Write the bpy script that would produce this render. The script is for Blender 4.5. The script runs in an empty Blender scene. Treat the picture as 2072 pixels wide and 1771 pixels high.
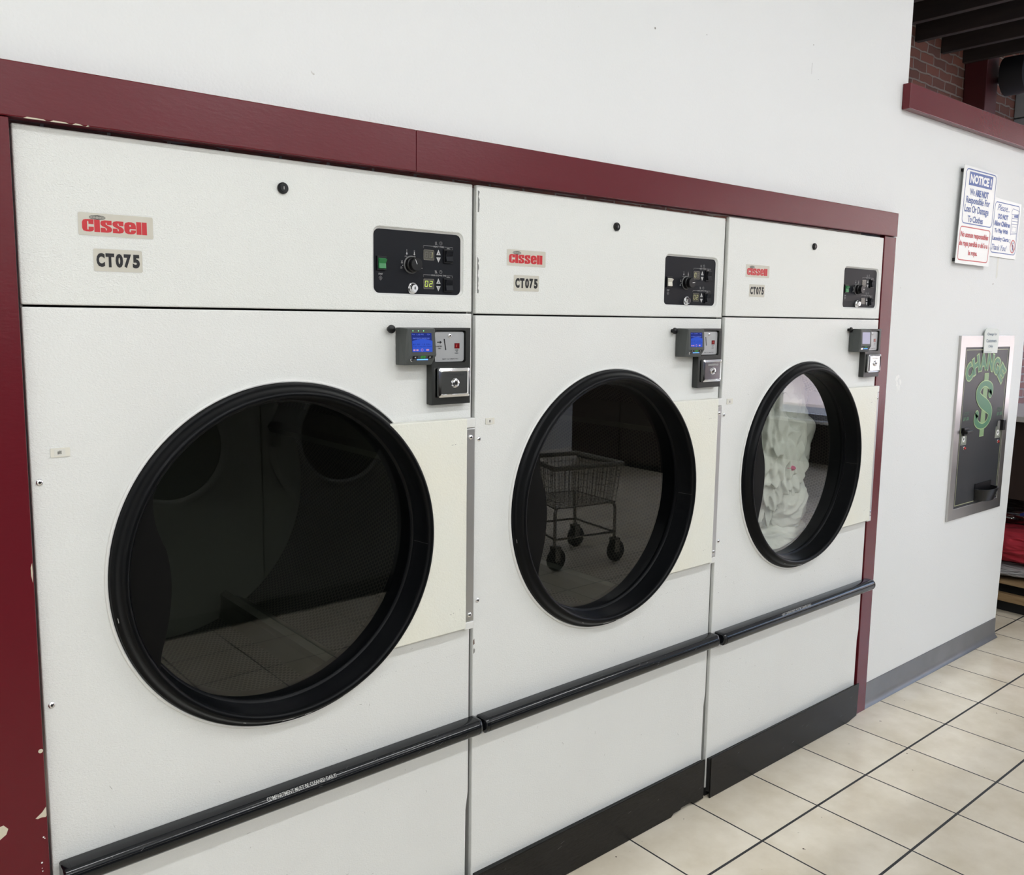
import bpy, bmesh, math, random
from mathutils import Vector, Matrix, noise
from mathutils.geometry import tessellate_polygon
random.seed(7)
PI = math.pi
sc = bpy.context.scene
COL = sc.collection

# ------------------------------------------------------------------ camera
cam_d = bpy.data.cameras.new('camera'); cam = bpy.data.objects.new('camera', cam_d); COL.objects.link(cam)
CAMP = Vector((-0.33079, -1.70749, 1.59928))
YAW, PITCH, ROLL, FPX, PY = 0.7003, -0.1255, 0.0136, 1773.12, 864.8
fw = Vector((math.sin(YAW)*math.cos(PITCH), math.cos(YAW)*math.cos(PITCH), math.sin(PITCH)))
rt = Vector((math.cos(YAW), -math.sin(YAW), 0)); up = rt.cross(fw)
rt2 = rt*math.cos(ROLL)+up*math.sin(ROLL); up2 = up*math.cos(ROLL)-rt*math.sin(ROLL)
M = Matrix((rt2, up2, -fw)).transposed().to_4x4(); M.translation = CAMP
cam.matrix_world = M
cam_d.sensor_fit = 'HORIZONTAL'; cam_d.sensor_width = 36.0; cam_d.lens = 36.0*FPX/2072.0
cam_d.shift_y = (PY-885.5)/2072.0
cam_d.clip_start = 0.02; cam_d.clip_end = 200
sc.camera = cam

# ------------------------------------------------------------------ sky, sun, lamps, exposure
w = bpy.data.worlds.new('sky'); sc.world = w; w.use_nodes = True
wn = w.node_tree.nodes; wl = w.node_tree.links; bg = wn['Background']
sky = wn.new('ShaderNodeTexSky'); sky.sky_type = 'NISHITA'; sky.sun_disc = False
sky.sun_elevation = math.radians(52); sky.sun_rotation = math.radians(80)
wl.new(sky.outputs[0], bg.inputs[0]); bg.inputs[1].default_value = 1.25

def lamp(name, typ, loc, energy, color, size=None, rot=(0, 0, 0), sy=None):
    d = bpy.data.lights.new(name, typ); d.energy = energy; d.color = color
    if typ == 'AREA':
        d.shape = 'RECTANGLE'; d.size = size; d.size_y = sy or size
    o = bpy.data.objects.new(name, d); o.location = loc; o.rotation_euler = rot; COL.objects.link(o); return o
s = lamp('sun', 'SUN', (5, 0, 20), 18.0, (1, .96, .92)); s.data.angle = math.radians(.6)
s.rotation_euler = Vector((0.55, 0.25, -0.8)).to_track_quat('-Z', 'Y').to_euler()
FIX = [(x, y) for y in (-2.3, -4.9) for x in (-1.6, .4, 2.4, 4.4)]
FIX_Z = 3.58
TUBE_W = 29.0
TUBE_COL = (.955, .980, 1.0)
# daylight entering through the storefront: portal for the sky
po = lamp('window_portal', 'AREA', (8.74, -2.2, 1.85), 1, (1, 1, 1), 7.6, (0, math.radians(90), 0), 2.7)
po.data.size = 2.7; po.data.size_y = 7.6
po.data.cycles.is_portal = True
sc.view_settings.view_transform = 'Standard'; sc.view_settings.look = 'None'
sc.view_settings.gamma = 1; sc.view_settings.use_curve_mapping = False
sc.view_settings.exposure = -0.36

# ------------------------------------------------------------------ materials
MATS = {}
def mat(name, col, rough=.5, metal=0., spec=.5, emit=None, estr=1., coat=0., alpha=None):
    if name in MATS: return MATS[name]
    m = bpy.data.materials.new(name); m.use_nodes = True
    b = m.node_tree.nodes['Principled BSDF']
    b.inputs['Base Color'].default_value = (*col, 1); b.inputs['Roughness'].default_value = rough
    b.inputs['Metallic'].default_value = metal; b.inputs['Specular IOR Level'].default_value = spec
    b.inputs['Coat Weight'].default_value = coat; b.inputs['Coat Roughness'].default_value = .08
    if emit: b.inputs['Emission Color'].default_value = (*emit, 1); b.inputs['Emission Strength'].default_value = estr
    MATS[name] = m; return m
def nod(m): return m.node_tree.nodes, m.node_tree.links, m.node_tree.nodes['Principled BSDF']
def bump(m, scale, strength, dist=.002, detail=3, warp=0., stretch=None):
    n, l, b = nod(m)
    tc = n.new('ShaderNodeTexCoord'); t = n.new('ShaderNodeTexNoise'); t.inputs['Scale'].default_value = scale
    t.inputs['Detail'].default_value = detail; t.inputs['Distortion'].default_value = warp
    src = tc.outputs['Object']
    if stretch:
        mp = n.new('ShaderNodeMapping'); mp.inputs['Scale'].default_value = stretch; l.new(src, mp.inputs[0]); src = mp.outputs[0]
    l.new(src, t.inputs['Vector'])
    bp = n.new('ShaderNodeBump'); bp.inputs['Strength'].default_value = strength; bp.inputs['Distance'].default_value = dist
    l.new(t.outputs['Fac'], bp.inputs['Height']); l.new(bp.outputs[0], b.inputs['Normal'])
def mottle(m, scale, c1, c2, lo=.35, hi=.65, detail=5, stretch=None):
    n, l, b = nod(m)
    tc = n.new('ShaderNodeTexCoord'); t = n.new('ShaderNodeTexNoise'); t.inputs['Scale'].default_value = scale; t.inputs['Detail'].default_value = detail
    src = tc.outputs['Object']
    if stretch:
        mp = n.new('ShaderNodeMapping'); mp.inputs['Scale'].default_value = stretch; l.new(src, mp.inputs[0]); src = mp.outputs[0]
    l.new(src, t.inputs['Vector'])
    r = n.new('ShaderNodeValToRGB'); r.color_ramp.elements[0].position = lo; r.color_ramp.elements[1].position = hi
    r.color_ramp.elements[0].color = (*c1, 1); r.color_ramp.elements[1].color = (*c2, 1)
    l.new(t.outputs['Fac'], r.inputs[0]); l.new(r.outputs[0], b.inputs['Base Color']); return r
def specks(m, base1, base2, scale, thr, dark, mottle_scale=3):
    """soft mottling plus small sparse dark specks"""
    n, l, b = nod(m)
    r = mottle(m, mottle_scale, base1, base2)
    tc = n.new('ShaderNodeTexCoord'); t = n.new('ShaderNodeTexNoise'); t.inputs['Scale'].default_value = scale; t.inputs['Detail'].default_value = 2
    l.new(tc.outputs['Object'], t.inputs['Vector'])
    k = n.new('ShaderNodeValToRGB'); k.color_ramp.elements[0].position = thr; k.color_ramp.elements[1].position = thr+.02
    k.color_ramp.elements[0].color = (0, 0, 0, 1); k.color_ramp.elements[1].color = (1, 1, 1, 1)
    l.new(t.outputs['Fac'], k.inputs[0])
    mx = n.new('ShaderNodeMixRGB'); l.new(k.outputs[0], mx.inputs[0]); l.new(r.outputs[0], mx.inputs[1]); mx.inputs[2].default_value = (*dark, 1)
    l.new(mx.outputs[0], b.inputs['Base Color'])

white = mat('white_enamel', (.79, .80, .77), .30, spec=.5); bump(white, 230, .75, .0018, 2.5, .9, (1, 1, 1.6))
white_up = white
white_low = mat('white_enamel_low', (.79, .79, .775), .34); specks(white_low, (.78, .785, .765), (.80, .81, .79), 55, .79, (.25, .24, .22)); bump(white_low, 210, .55, .0018, 2.5, .8, (1, 1, 1.6))
cream = mat('cream_enamel', (.82, .81, .73), .34); mottle(cream, 7, (.82, .82, .74), (.84, .82, .71), .45, .8); bump(cream, 210, .6, .0018, 2, .6)
edge_w = mat('white_edge', (.78, .78, .76), .35)
side_g = mat('side_metal', (.50, .50, .48), .45)
wallm = mat('wall_paint', (.80, .81, .80), .62, spec=.3)
specks(wallm, (.795, .805, .80), (.81, .815, .815), 26, .80, (.42, .38, .34), 1.2); bump(wallm, 170, .30, .002, 3)
red = mat('burgundy_paint', (.120, .0085, .015), .26, spec=.36); bump(red, 60, .12, .002, 4, 0, (1, 1, 3))
rubber = mat('black_rubber', (.0022, .0026, .0034), .34, spec=.14); bump(rubber, 800, .1, .0005)
rubber2 = mat('black_plastic_handle', (.003, .003, .003), .5, spec=.12)
tubeb = mat('black_bumper', (.006, .007, .009), .14, spec=.45)
kick = mat('dark_laminate', (.018, .016, .014), .2, spec=.18)
mottle(kick, 30, (.004, .004, .0035), (.017, .015, .013), .3, .75, 6, (1.2, 8, 40)); bump(kick, 30, .35, .001, 5, 0, (1.2, 8, 45))
black = mat('black_panel', (.009, .010, .0135), .45, spec=.18)
blackp = mat('black_plastic', (.006, .006, .007), .33, spec=.35)
darkgap = mat('dark_gap', (.01, .01, .01), .8)
chrome = mat('chrome', (.80, .80, .82), .10, 1.)
steel = mat('brushed_steel', (.52, .51, .50), .30, 1.); bump(steel, 50, .10, .0008, 3, 0, (1, 1, 30))
alum = mat('aluminium', (.56, .56, .56), .38, .9)
cast = mat('cast_dark_metal', (.06, .062, .06), .36, .75); bump(cast, 500, .2, .0006)
sgrey = mat('satin_silver', (.44, .45, .46), .4, .35)
rgrey = mat('reader_grey', (.062, .068, .066), .46); bump(rgrey, 900, .15, .0004)
green = mat('green_plastic', (.022, .21, .06), .3)
wbtn = mat('white_plastic', (.72, .70, .62), .3)
printw = mat('white_print', (.50, .50, .50), .5)
printd = mat('black_print', (.008, .008, .010), .5)
lbl = mat('label_beige', (.60, .57, .49), .4); mottle(lbl, 25, (.60, .575, .50), (.57, .54, .45), .5, .8)
lred = mat('logo_red', (.55, .022, .030), .4)
lw = mat('ivory_plastic', (.76, .74, .66), .35)
dispoff = mat('display_dark', (.075, .070, .055), .15)
segoff = mat('segment_off', (.12, .115, .10), .3)
segy = mat('segment_lit', (.5, .6, .1), .4, emit=(.55, .72, .10), estr=.75)
segdim = mat('segment_dim', (.4, .4, .2), .4, emit=(.5, .5, .2), estr=.30)
scrb = mat('screen_blue', (.02, .05, .30), .12, emit=(.035, .10, .62), estr=.62)
scrd = mat('screen_navy', (.01, .02, .12), .12, emit=(.02, .03, .22), estr=.55)
scrl = mat('screen_ink', (.1, .15, .5), .2, emit=(.10, .17, .75), estr=.7)
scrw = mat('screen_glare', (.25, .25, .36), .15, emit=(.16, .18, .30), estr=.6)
scrr = mat('screen_mark', (.4, .2, .3), .2, emit=(.40, .22, .45), estr=.6)
ledg = mat('led_green', (.2, .8, .3), .3, emit=(.25, 1., .42), estr=1.4)
ledb = mat('led_blue', (.1, .3, 1), .3, emit=(.10, .30, 1.), estr=2.2)
redw = mat('red_window', (.16, .008, .010), .15); redl = mat('red_segment', (.6, .1, .08), .3, emit=(.8, .12, .08), estr=.5)
gborder = mat('gold_line', (.42, .43, .27), .4)
gdark = mat('money_green', (.060, .20, .105), .45); gout = mat('money_outline', (.38, .52, .24), .45); gbar = mat('money_bar', (.20, .34, .16), .45)
gdim = mat('faded_green', (.035, .085, .055), .5)
bill = mat('bill_print', (.30, .32, .26), .5); billd = mat('bill_ink', (.08, .09, .075), .5)
cmface = mat('change_face', (.024, .026, .030), .42, spec=.35)
paper = mat('sticker_film', (.66, .70, .66), .25)
signw = mat('sign_white', (.83, .84, .84), .3); sblue = mat('sign_blue', (.045, .105, .36), .4); sred = mat('sign_red', (.52, .045, .055), .4)
plaster = mat('bare_plaster', (.62, .56, .44), .8)
tape = mat('tape_residue', (.70, .70, .64), .35)
patch = mat('grey_primer', (.20, .20, .19), .5)
scuff = mat('scuff', (.30, .29, .27), .6)
lscuff = mat('light_scuff', (.45, .45, .44), .5)
smear = mat('pale_smear', (.90, .90, .89), .5)
vinyl = mat('grey_vinyl', (.135, .137, .150), .34); mottle(vinyl, 6, (.125, .127, .138), (.155, .157, .17)); 
wood = mat('raw_plank', (.30, .19, .09), .55); mottle(wood, 12, (.24, .15, .07), (.34, .23, .12), .3, .7, 6, (8, 1, 8))
brownp = mat('dark_brown_panel', (.030, .018, .014), .45)
joist = mat('dark_timber', (.028, .020, .018), .8); mottle(joist, 14, (.020, .014, .013), (.040, .028, .024), .3, .7, 5, (1, .15, 1))
redcloth = mat('red_cloth', (.34, .016, .030), .9); bump(redcloth, 300, .3, .002)
greycloth = mat('grey_cloth', (.36, .35, .35), .9); bump(greycloth, 300, .3, .002)
bedding = mat('white_blanket_cloth', (.74, .75, .71), .95); bump(bedding, 160, .35, .003)
pinkc = mat('pink_cloth', (.62, .12, .24), .9)
bluec = mat('blue_plastic', (.012, .022, .13), .4)
blackm = mat('black_matte', (.008, .008, .01), .7)
drumb = mat('drum_back_metal', (.085, .092, .074), .45, .4)
cartm = mat('cart_metal', (.34, .33, .30), .3, .8)
cartr = mat('cart_tube', (.30, .29, .25), .4)
wheelm = mat('caster_rubber', (.02, .02, .02), .5)

# perforated drum wall
drumw = mat('drum_perforated', (.15, .155, .145), .42, .6)
n, l, b = nod(drumw)
uv = n.new('ShaderNodeUVMap'); uv.uv_map = 'UVMap'
sep = n.new('ShaderNodeSeparateXYZ'); l.new(uv.outputs[0], sep.inputs[0])
def mth(op, a, b_=None, c_=None, nn=None, ll=None):
    nn = nn or n; ll = ll or l
    x = nn.new('ShaderNodeMath'); x.operation = op
    for i, v in enumerate((a, b_, c_)):
        if v is None: continue
        if isinstance(v, (int, float)): x.inputs[i].default_value = v
        else: ll.new(v, x.inputs[i])
    return x.outputs[0]
def celldist(ox, oy):
    a = mth('SUBTRACT', mth('FRACT', mth('ADD', sep.outputs[0], ox)), .5)
    c = mth('MULTIPLY', mth('SUBTRACT', mth('FRACT', mth('ADD', mth('DIVIDE', sep.outputs[1], 1.732), oy)), .5), 1.732)
    return mth('SQRT', mth('ADD', mth('MULTIPLY', a, a), mth('MULTIPLY', c, c)))
dmin = mth('MINIMUM', celldist(0, 0), celldist(.5, .5))
hole = mth('LESS_THAN', dmin, .36)
mx = n.new('ShaderNodeMixRGB'); l.new(hole, mx.inputs[0]); mx.inputs[1].default_value = (.10, .098, .085, 1); mx.inputs[2].default_value = (.004, .004, .004, 1)
l.new(mx.outputs[0], b.inputs['Base Color'])
l.new(mth('MULTIPLY', mth('SUBTRACT', 1, hole), .6), b.inputs['Metallic'])

def glass_mat(name, tint, ior=1.5, gcol=(1, 1, 1)):
    m = bpy.data.materials.new(name); m.use_nodes = True; nt = m.node_tree; nt.nodes.clear()
    o = nt.nodes.new('ShaderNodeOutputMaterial'); t = nt.nodes.new('ShaderNodeBsdfTransparent'); g = nt.nodes.new('ShaderNodeBsdfGlossy')
    f = nt.nodes.new('ShaderNodeFresnel'); f.inputs[0].default_value = ior; x = nt.nodes.new('ShaderNodeMixShader')
    t.inputs[0].default_value = (*tint, 1); g.inputs['Roughness'].default_value = .012; g.inputs[0].default_value = (*gcol, 1)
    gg = nt.nodes.new('ShaderNodeNewGeometry'); fr_ = nt.nodes.new('ShaderNodeMath'); fr_.operation = 'SUBTRACT'; fr_.inputs[0].default_value = 1; nt.links.new(gg.outputs['Backfacing'], fr_.inputs[1])
    m2 = nt.nodes.new('ShaderNodeMath'); m2.operation = 'MULTIPLY'; nt.links.new(f.outputs[0], m2.inputs[0]); nt.links.new(fr_.outputs[0], m2.inputs[1])
    m3 = nt.nodes.new('ShaderNodeMath'); m3.operation = 'MULTIPLY'; m3.use_clamp = True; nt.links.new(m2.outputs[0], m3.inputs[0]); m3.inputs[1].default_value = 1.5   # both faces of the pane
    nt.links.new(m3.outputs[0], x.inputs[0]); nt.links.new(t.outputs[0], x.inputs[1]); nt.links.new(g.outputs[0], x.inputs[2]); nt.links.new(x.outputs[0], o.inputs[0])
    return m
glass_dark = glass_mat('door_glass', (.90, .91, .89))
glass_clear = glass_mat('clear_glass', (.95, .96, .97))
plastic_film = glass_mat('clear_film', (.80, .81, .84), 1.7)

# floor tiles: grid laid on world x / y
tile = mat('floor_tile', (.60, .53, .42), .24, spec=.6)
n, l, b = nod(tile)
TS, TX, TY = .3153, 1.9063, -.2819
geo = n.new('ShaderNodeNewGeometry'); sp = n.new('ShaderNodeSeparateXYZ'); l.new(geo.outputs['Position'], sp.inputs[0])
def gr(out, off, wd):
    u = mth('DIVIDE', mth('SUBTRACT', out, off), TS, nn=n, ll=l)
    fr = mth('ABSOLUTE', mth('SUBTRACT', mth('FRACT', mth('ADD', u, .5, nn=n, ll=l), nn=n, ll=l), .5, nn=n, ll=l), nn=n, ll=l)
    return mth('LESS_THAN', fr, wd/TS/2, nn=n, ll=l), mth('FLOOR', mth('ADD', u, 0, nn=n, ll=l), nn=n, ll=l)
gx, ix = gr(sp.outputs[0], TX, .0058); gy, iy = gr(sp.outputs[1], TY, .0080)
gm = mth('MAXIMUM', gx, gy, nn=n, ll=l)
cmb = n.new('ShaderNodeCombineXYZ'); l.new(ix, cmb.inputs[0]); l.new(iy, cmb.inputs[1])
wn_ = n.new('ShaderNodeTexWhiteNoise'); wn_.noise_dimensions = '3D'; l.new(cmb.outputs[0], wn_.inputs[0])
ad = n.new('ShaderNodeVectorMath'); ad.operation = 'MULTIPLY_ADD'; ad.inputs[1].default_value = (7, 7, 7); l.new(wn_.outputs['Color'], ad.inputs[0]); l.new(geo.outputs['Position'], ad.inputs[2])
t1 = n.new('ShaderNodeTexNoise'); t1.inputs['Scale'].default_value = 5; t1.inputs['Detail'].default_value = 10; t1.inputs['Roughness'].default_value = .6; l.new(ad.outputs[0], t1.inputs['Vector'])
r1 = n.new('ShaderNodeValToRGB'); e = r1.color_ramp.elements; e[0].position = .30; e[1].position = .72; e[0].color = (.68, .60, .46, 1); e[1].color = (.86, .79, .66, 1)
l.new(t1.outputs['Fac'], r1.inputs[0])
t2 = n.new('ShaderNodeTexNoise'); t2.inputs['Scale'].default_value = 45; t2.inputs['Detail'].default_value = 2; l.new(geo.outputs['Position'], t2.inputs['Vector'])
k2 = n.new('ShaderNodeValToRGB'); k2.color_ramp.elements[0].position = .755; k2.color_ramp.elements[1].position = .775; k2.color_ramp.elements[0].color = (0, 0, 0, 1)
l.new(t2.outputs['Fac'], k2.inputs[0])
m0 = n.new('ShaderNodeMixRGB'); l.new(k2.outputs[0], m0.inputs[0]); l.new(r1.outputs[0], m0.inputs[1]); m0.inputs[2].default_value = (.13, .10, .07, 1)
m1 = n.new('ShaderNodeMixRGB'); l.new(gm, m1.inputs[0]); l.new(m0.outputs[0], m1.inputs[1]); m1.inputs[2].default_value = (.024, .025, .026, 1)
l.new(m1.outputs[0], b.inputs['Base Color'])
l.new(mth('ADD', mth('MULTIPLY', gm, .5, nn=n, ll=l), .19, nn=n, ll=l), b.inputs['Roughness'])
bp = n.new('ShaderNodeBump'); bp.inputs['Distance'].default_value = .0015; bp.inputs['Strength'].default_value = .5
l.new(mth('SUBTRACT', 1, gm, nn=n, ll=l), bp.inputs['Height']); l.new(bp.outputs[0], b.inputs['Normal'])

# old brick
brick = mat('old_brick', (.3, .1, .07), .85)
n, l, b = nod(brick)
geo = n.new('ShaderNodeNewGeometry'); mp = n.new('ShaderNodeMapping'); mp.inputs['Rotation'].default_value = (math.radians(-90), 0, 0)
l.new(geo.outputs['Position'], mp.inputs[0])
nz = n.new('ShaderNodeTexNoise'); nz.inputs['Scale'].default_value = 9; l.new(geo.outputs['Position'], nz.inputs['Vector'])
vm = n.new('ShaderNodeVectorMath'); vm.operation = 'MULTIPLY_ADD'; vm.inputs[1].default_value = (.035, .035, .035); l.new(nz.outputs['Color'], vm.inputs[0]); l.new(mp.outputs[0], vm.inputs[2])
bt = n.new('ShaderNodeTexBrick'); bt.inputs['Scale'].default_value = 1; bt.inputs['Brick Width'].default_value = .215; bt.inputs['Row Height'].default_value = .075
bt.inputs['Mortar Size'].default_value = .008; bt.inputs['Mortar Smooth'].default_value = .3
bt.inputs['Color1'].default_value = (.20, .070, .045, 1); bt.inputs['Color2'].default_value = (.115, .050, .036, 1); bt.inputs['Mortar'].default_value = (.24, .19, .16, 1)
l.new(vm.outputs[0], bt.inputs['Vector']); l.new(bt.outputs['Color'], b.inputs['Base Color'])
bp = n.new('ShaderNodeBump'); bp.invert = True; bp.inputs['Distance'].default_value = .01; l.new(bt.outputs['Fac'], bp.inputs['Height']); l.new(bp.outputs[0], b.inputs['Normal'])

# ------------------------------------------------------------------ mesh helpers
def add_bevel(o, w_, seg=2, ang=35):
    mo = o.modifiers.new('bevel', 'BEVEL'); mo.width = w_; mo.segments = seg; mo.limit_method = 'ANGLE'; mo.angle_limit = math.radians(ang); mo.harden_normals = False
class MB:
    def __init__(s): s.v = []; s.f = []; s.m = []; s.mats = []; s.uv = {}; s.weld = False
    def mi(s, m):
        if m not in s.mats: s.mats.append(m)
        return s.mats.index(m)
    def add(s, vs, fs, m):
        o = len(s.v); s.v += [tuple(v) for v in vs]; k = s.mi(m)
        for f in fs: s.f.append([i+o for i in f]); s.m.append(k)
    def box(s, x0, x1, y0, y1, z0, z1, m):
        vs = [(x, y, z) for z in (z0, z1) for y in (y0, y1) for x in (x0, x1)]
        s.add(vs, [(0, 2, 3, 1), (4, 5, 7, 6), (0, 1, 5, 4), (2, 6, 7, 3), (0, 4, 6, 2), (1, 3, 7, 5)], m)
    def hexa(s, A, B, m):   # two matching quads (front, back)
        vs = list(A)+list(B)
        s.add(vs, [(0, 1, 2, 3), (7, 6, 5, 4), (0, 4, 5, 1), (1, 5, 6, 2), (2, 6, 7, 3), (3, 7, 4, 0)], m)
    def plate(s, outer, y0, y1, m, holes=(), mback=None):
        """polygon(s) in x,z; front at y0, back at y1"""
        loops = [list(outer)]+[list(h) for h in holes]
        pts = [p for L in loops for p in L]
        tri = tessellate_polygon([[Vector((p[0], p[1], 0)) for p in L] for L in loops]) if (holes or len(outer) > 4) else None
        N = len(pts)
        vs = [(p[0], y0, p[1]) for p in pts]+[(p[0], y1, p[1]) for p in pts]
        def area(idx): return sum(pts[idx[i]][0]*pts[idx[(i+1) % len(idx)]][1]-pts[idx[(i+1) % len(idx)]][0]*pts[idx[i]][1] for i in range(len(idx)))
        fs = []
        if not holes: fr = [tuple(range(N))]
        elif len(holes) == 1:
            H = list(holes[0]); O = list(outer); zc = (min(p[1] for p in H)+max(p[1] for p in H))/2
            vmap = {}
            def cut(L):
                out_ = []
                for i in range(len(L)):
                    a_, b_ = L[i], L[(i+1) % len(L)]; out_.append(a_)
                    if (a_[1]-zc)*(b_[1]-zc) < -1e-14: t_ = (zc-a_[1])/(b_[1]-a_[1]); out_.append((a_[0]+(b_[0]-a_[0])*t_, zc))
                return out_
            def ccw_(L): return L if sum(L[i][0]*L[(i+1) % len(L)][1]-L[(i+1) % len(L)][0]*L[i][1] for i in range(len(L))) > 0 else L[::-1]
            O = cut(ccw_(O)); H = cut(ccw_(H)); e_ = 1e-9
            def arcs(L):
                k = [i for i, p in enumerate(L) if abs(p[1]-zc) < e_]; r_ = max(k, key=lambda i: L[i][0]); l_ = min(k, key=lambda i: L[i][0]); n_ = len(L)
                up_a = [L[(r_+i) % n_] for i in range((l_-r_) % n_+1)]; dn_a = [L[(l_+i) % n_] for i in range((r_-l_) % n_+1)]
                return up_a, dn_a
            ou, od = arcs(O); hu, hd = arcs(H)
            for poly in (ou+hu[::-1], od+hd[::-1]):
                s.add([(p[0], y0, p[1]) for p in poly]+[(p[0], y1, p[1]) for p in poly], [tuple(range(len(poly))), tuple(reversed(range(len(poly), 2*len(poly))))], m)
            for L, sgn in ((O, 1), (H, -1)):
                k = len(L); s.add([(p[0], y0, p[1]) for p in L]+[(p[0], y1, p[1]) for p in L], [((i, i+k, (i+1) % k+k, (i+1) % k) if sgn > 0 else ((i+1) % k, (i+1) % k+k, i+k, i)) for i in range(k)], m)
            s.weld = True
            return
        else: fr = [tuple(t) for t in tri]
        for t in fr:
            if area(t) < 0: t = tuple(reversed(t))
            fs.append(t); fs.append(tuple(i+N for i in reversed(t)))
        o = 0
        for L in loops:
            k = len(L); idx = list(range(o, o+k)); ccw = area(idx) > 0
            if L is not loops[0]: ccw = not ccw
            for i in range(k):
                a, b_ = idx[i], idx[(i+1) % k]
                q = (a, a+N, b_+N, b_)
                if L is loops[0]: q = q if area(idx) > 0 else tuple(reversed(q))
                else: q = tuple(reversed(q)) if area(idx) < 0 and False else (q if area(idx) < 0 else tuple(reversed(q)))
                fs.append(q)
            o += k
        s.add(vs, fs, m)
    def flat(s, poly, y, m):
        a_ = sum(poly[i][0]*poly[(i+1) % len(poly)][1]-poly[(i+1) % len(poly)][0]*poly[i][1] for i in range(len(poly)))
        s.add([(p[0], y, p[1]) for p in poly], [tuple(range(len(poly))) if a_ > 0 else tuple(reversed(range(len(poly))))], m)
    def lathe(s, prof, cx, cz, m, seg=96, closed=False, uvs=None):
        """profile of (r, y) turned around the y axis through (cx, cz)"""
        vs = []; n_ = len(prof)
        for i in range(seg):
            a = 2*PI*i/seg
            for r, y in prof: vs.append((cx+r*math.cos(a), y, cz+r*math.sin(a)))
        fs = []
        rng = n_ if closed else n_-1
        for i in range(seg):
            for j in range(rng):
                a = i*n_+j; b_ = i*n_+(j+1) % n_; c = ((i+1) % seg)*n_+(j+1) % n_; d = ((i+1) % seg)*n_+j
                fs.append((a, b_, c, d))
        s.add(vs, fs, m)
    def disc(s, r, y, cx, cz, m, seg=48, flip=False):
        vs = [(cx+r*math.cos(2*PI*i/seg), y, cz+r*math.sin(2*PI*i/seg)) for i in range(seg)]
        s.add(vs, [tuple(reversed(range(seg))) if flip else tuple(range(seg))], m)
    def tube(s, pts, r, m, seg=10, closed=False, caps=True):
        pts = [Vector(p) for p in pts]; n_ = len(pts); vs = []
        prev = None
        for i, p in enumerate(pts):
            a = pts[i-1] if (i or closed) else p; b_ = pts[(i+1) % n_] if (i < n_-1 or closed) else p
            t = (b_-a).normalized()
            if prev is None: u = t.orthogonal().normalized()
            else: u = (prev-t*prev.dot(t)).normalized()
            prev = u; v_ = t.cross(u)
            rr = r[i] if isinstance(r, (list, tuple)) else r
            for k in range(seg):
                an = 2*PI*k/seg; vs.append(p+u*rr*math.cos(an)+v_*rr*math.sin(an))
        fs = []
        for i in range(n_ if closed else n_-1):
            for k in range(seg):
                j = (i+1) % n_; fs.append((i*seg+k, i*seg+(k+1) % seg, j*seg+(k+1) % seg, j*seg+k))
        if caps and not closed:
            fs.append(tuple(reversed(range(seg)))); fs.append(tuple(range((n_-1)*seg, n_*seg)))
        s.add(vs, fs, m)
    def build(s, name, parent=None, bevel=0, seg=2, smooth=False, ang=35):
        me = bpy.data.meshes.new(name); me.from_pydata(s.v, [], s.f)
        for m in s.mats: me.materials.append(m)
        me.polygons.foreach_set('material_index', s.m)
        if smooth:
            me.polygons.foreach_set('use_smooth', [True]*len(me.polygons)); me.set_sharp_from_angle(angle=math.radians(ang))
        me.update()
        if s.weld:
            b_ = bmesh.new(); b_.from_mesh(me); bmesh.ops.remove_doubles(b_, verts=b_.verts, dist=2e-6); b_.to_mesh(me); b_.free()
        o = bpy.data.objects.new(name, me); COL.objects.link(o)
        if parent: o.parent = parent
        if bevel: add_bevel(o, bevel, seg)
        return o
def rrect(x0, x1, z0, z1, r, k=6):
    p = []
    for cx, cz, a0 in ((x1-r, z1-r, 0), (x0+r, z1-r, 90), (x0+r, z0+r, 180), (x1-r, z0+r, 270)):
        for i in range(k+1):
            a = math.radians(a0+90*i/k); p.append((cx+r*math.cos(a), cz+r*math.sin(a)))
    return p
def circ(cx, cz, r, k=40): return [(cx+r*math.cos(2*PI*i/k), cz+r*math.sin(2*PI*i/k)) for i in range(k)]
_tc = {}
def text_geo(t, bold=0.0, shear=0.0):
    key = (t, bold, shear)
    if key in _tc: return _tc[key]
    c = bpy.data.curves.new('lettering', 'FONT'); c.body = t; c.size = 1; c.offset = bold; c.shear = shear; c.resolution_u = 3
    c.fill_mode = 'FRONT'
    o = bpy.data.objects.new('lettering', c); COL.objects.link(o)
    dg = bpy.context.evaluated_depsgraph_get(); me = bpy.data.meshes.new_from_object(o.evaluated_get(dg))
    vs = [(v.co.x, v.co.y) for v in me.vertices]; fs = [tuple(p.vertices) for p in me.polygons]
    bpy.data.objects.remove(o); bpy.data.curves.remove(c); bpy.data.meshes.remove(me)
    xs = [v[0] for v in vs]; ys = [v[1] for v in vs]; bb = (min(xs), max(xs), min(ys), max(ys))
    _tc[key] = (vs, fs, bb); return _tc[key]
def text(mb, t, x0, x1, z0, z1, y, m, bold=0., shear=0., fn=None, caps=None):
    """lettering stretched to fill the box; caps: text whose height defines the vertical scale"""
    vs, fs, bb = text_geo(t, bold, shear)
    hb = text_geo(caps, bold, 0)[2] if caps else bb
    sx = (x1-x0)/(bb[1]-bb[0]); sz = (z1-z0)/(hb[3]-hb[2])
    out = []
    for vx, vy in vs:
        p = (x0+(vx-bb[0])*sx, z0+(vy-hb[2])*sz)
        out.append(fn(*p) if fn else (p[0], y, p[1]))
    f2 = []
    for f in fs:
        a = sum(vs[f[i]][0]*vs[f[(i+1) % len(f)]][1]-vs[f[(i+1) % len(f)]][0]*vs[f[i]][1] for i in range(len(f)))
        f2.append(f if a > 0 else tuple(reversed(f)))
    mb.add(out, f2, m)
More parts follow.
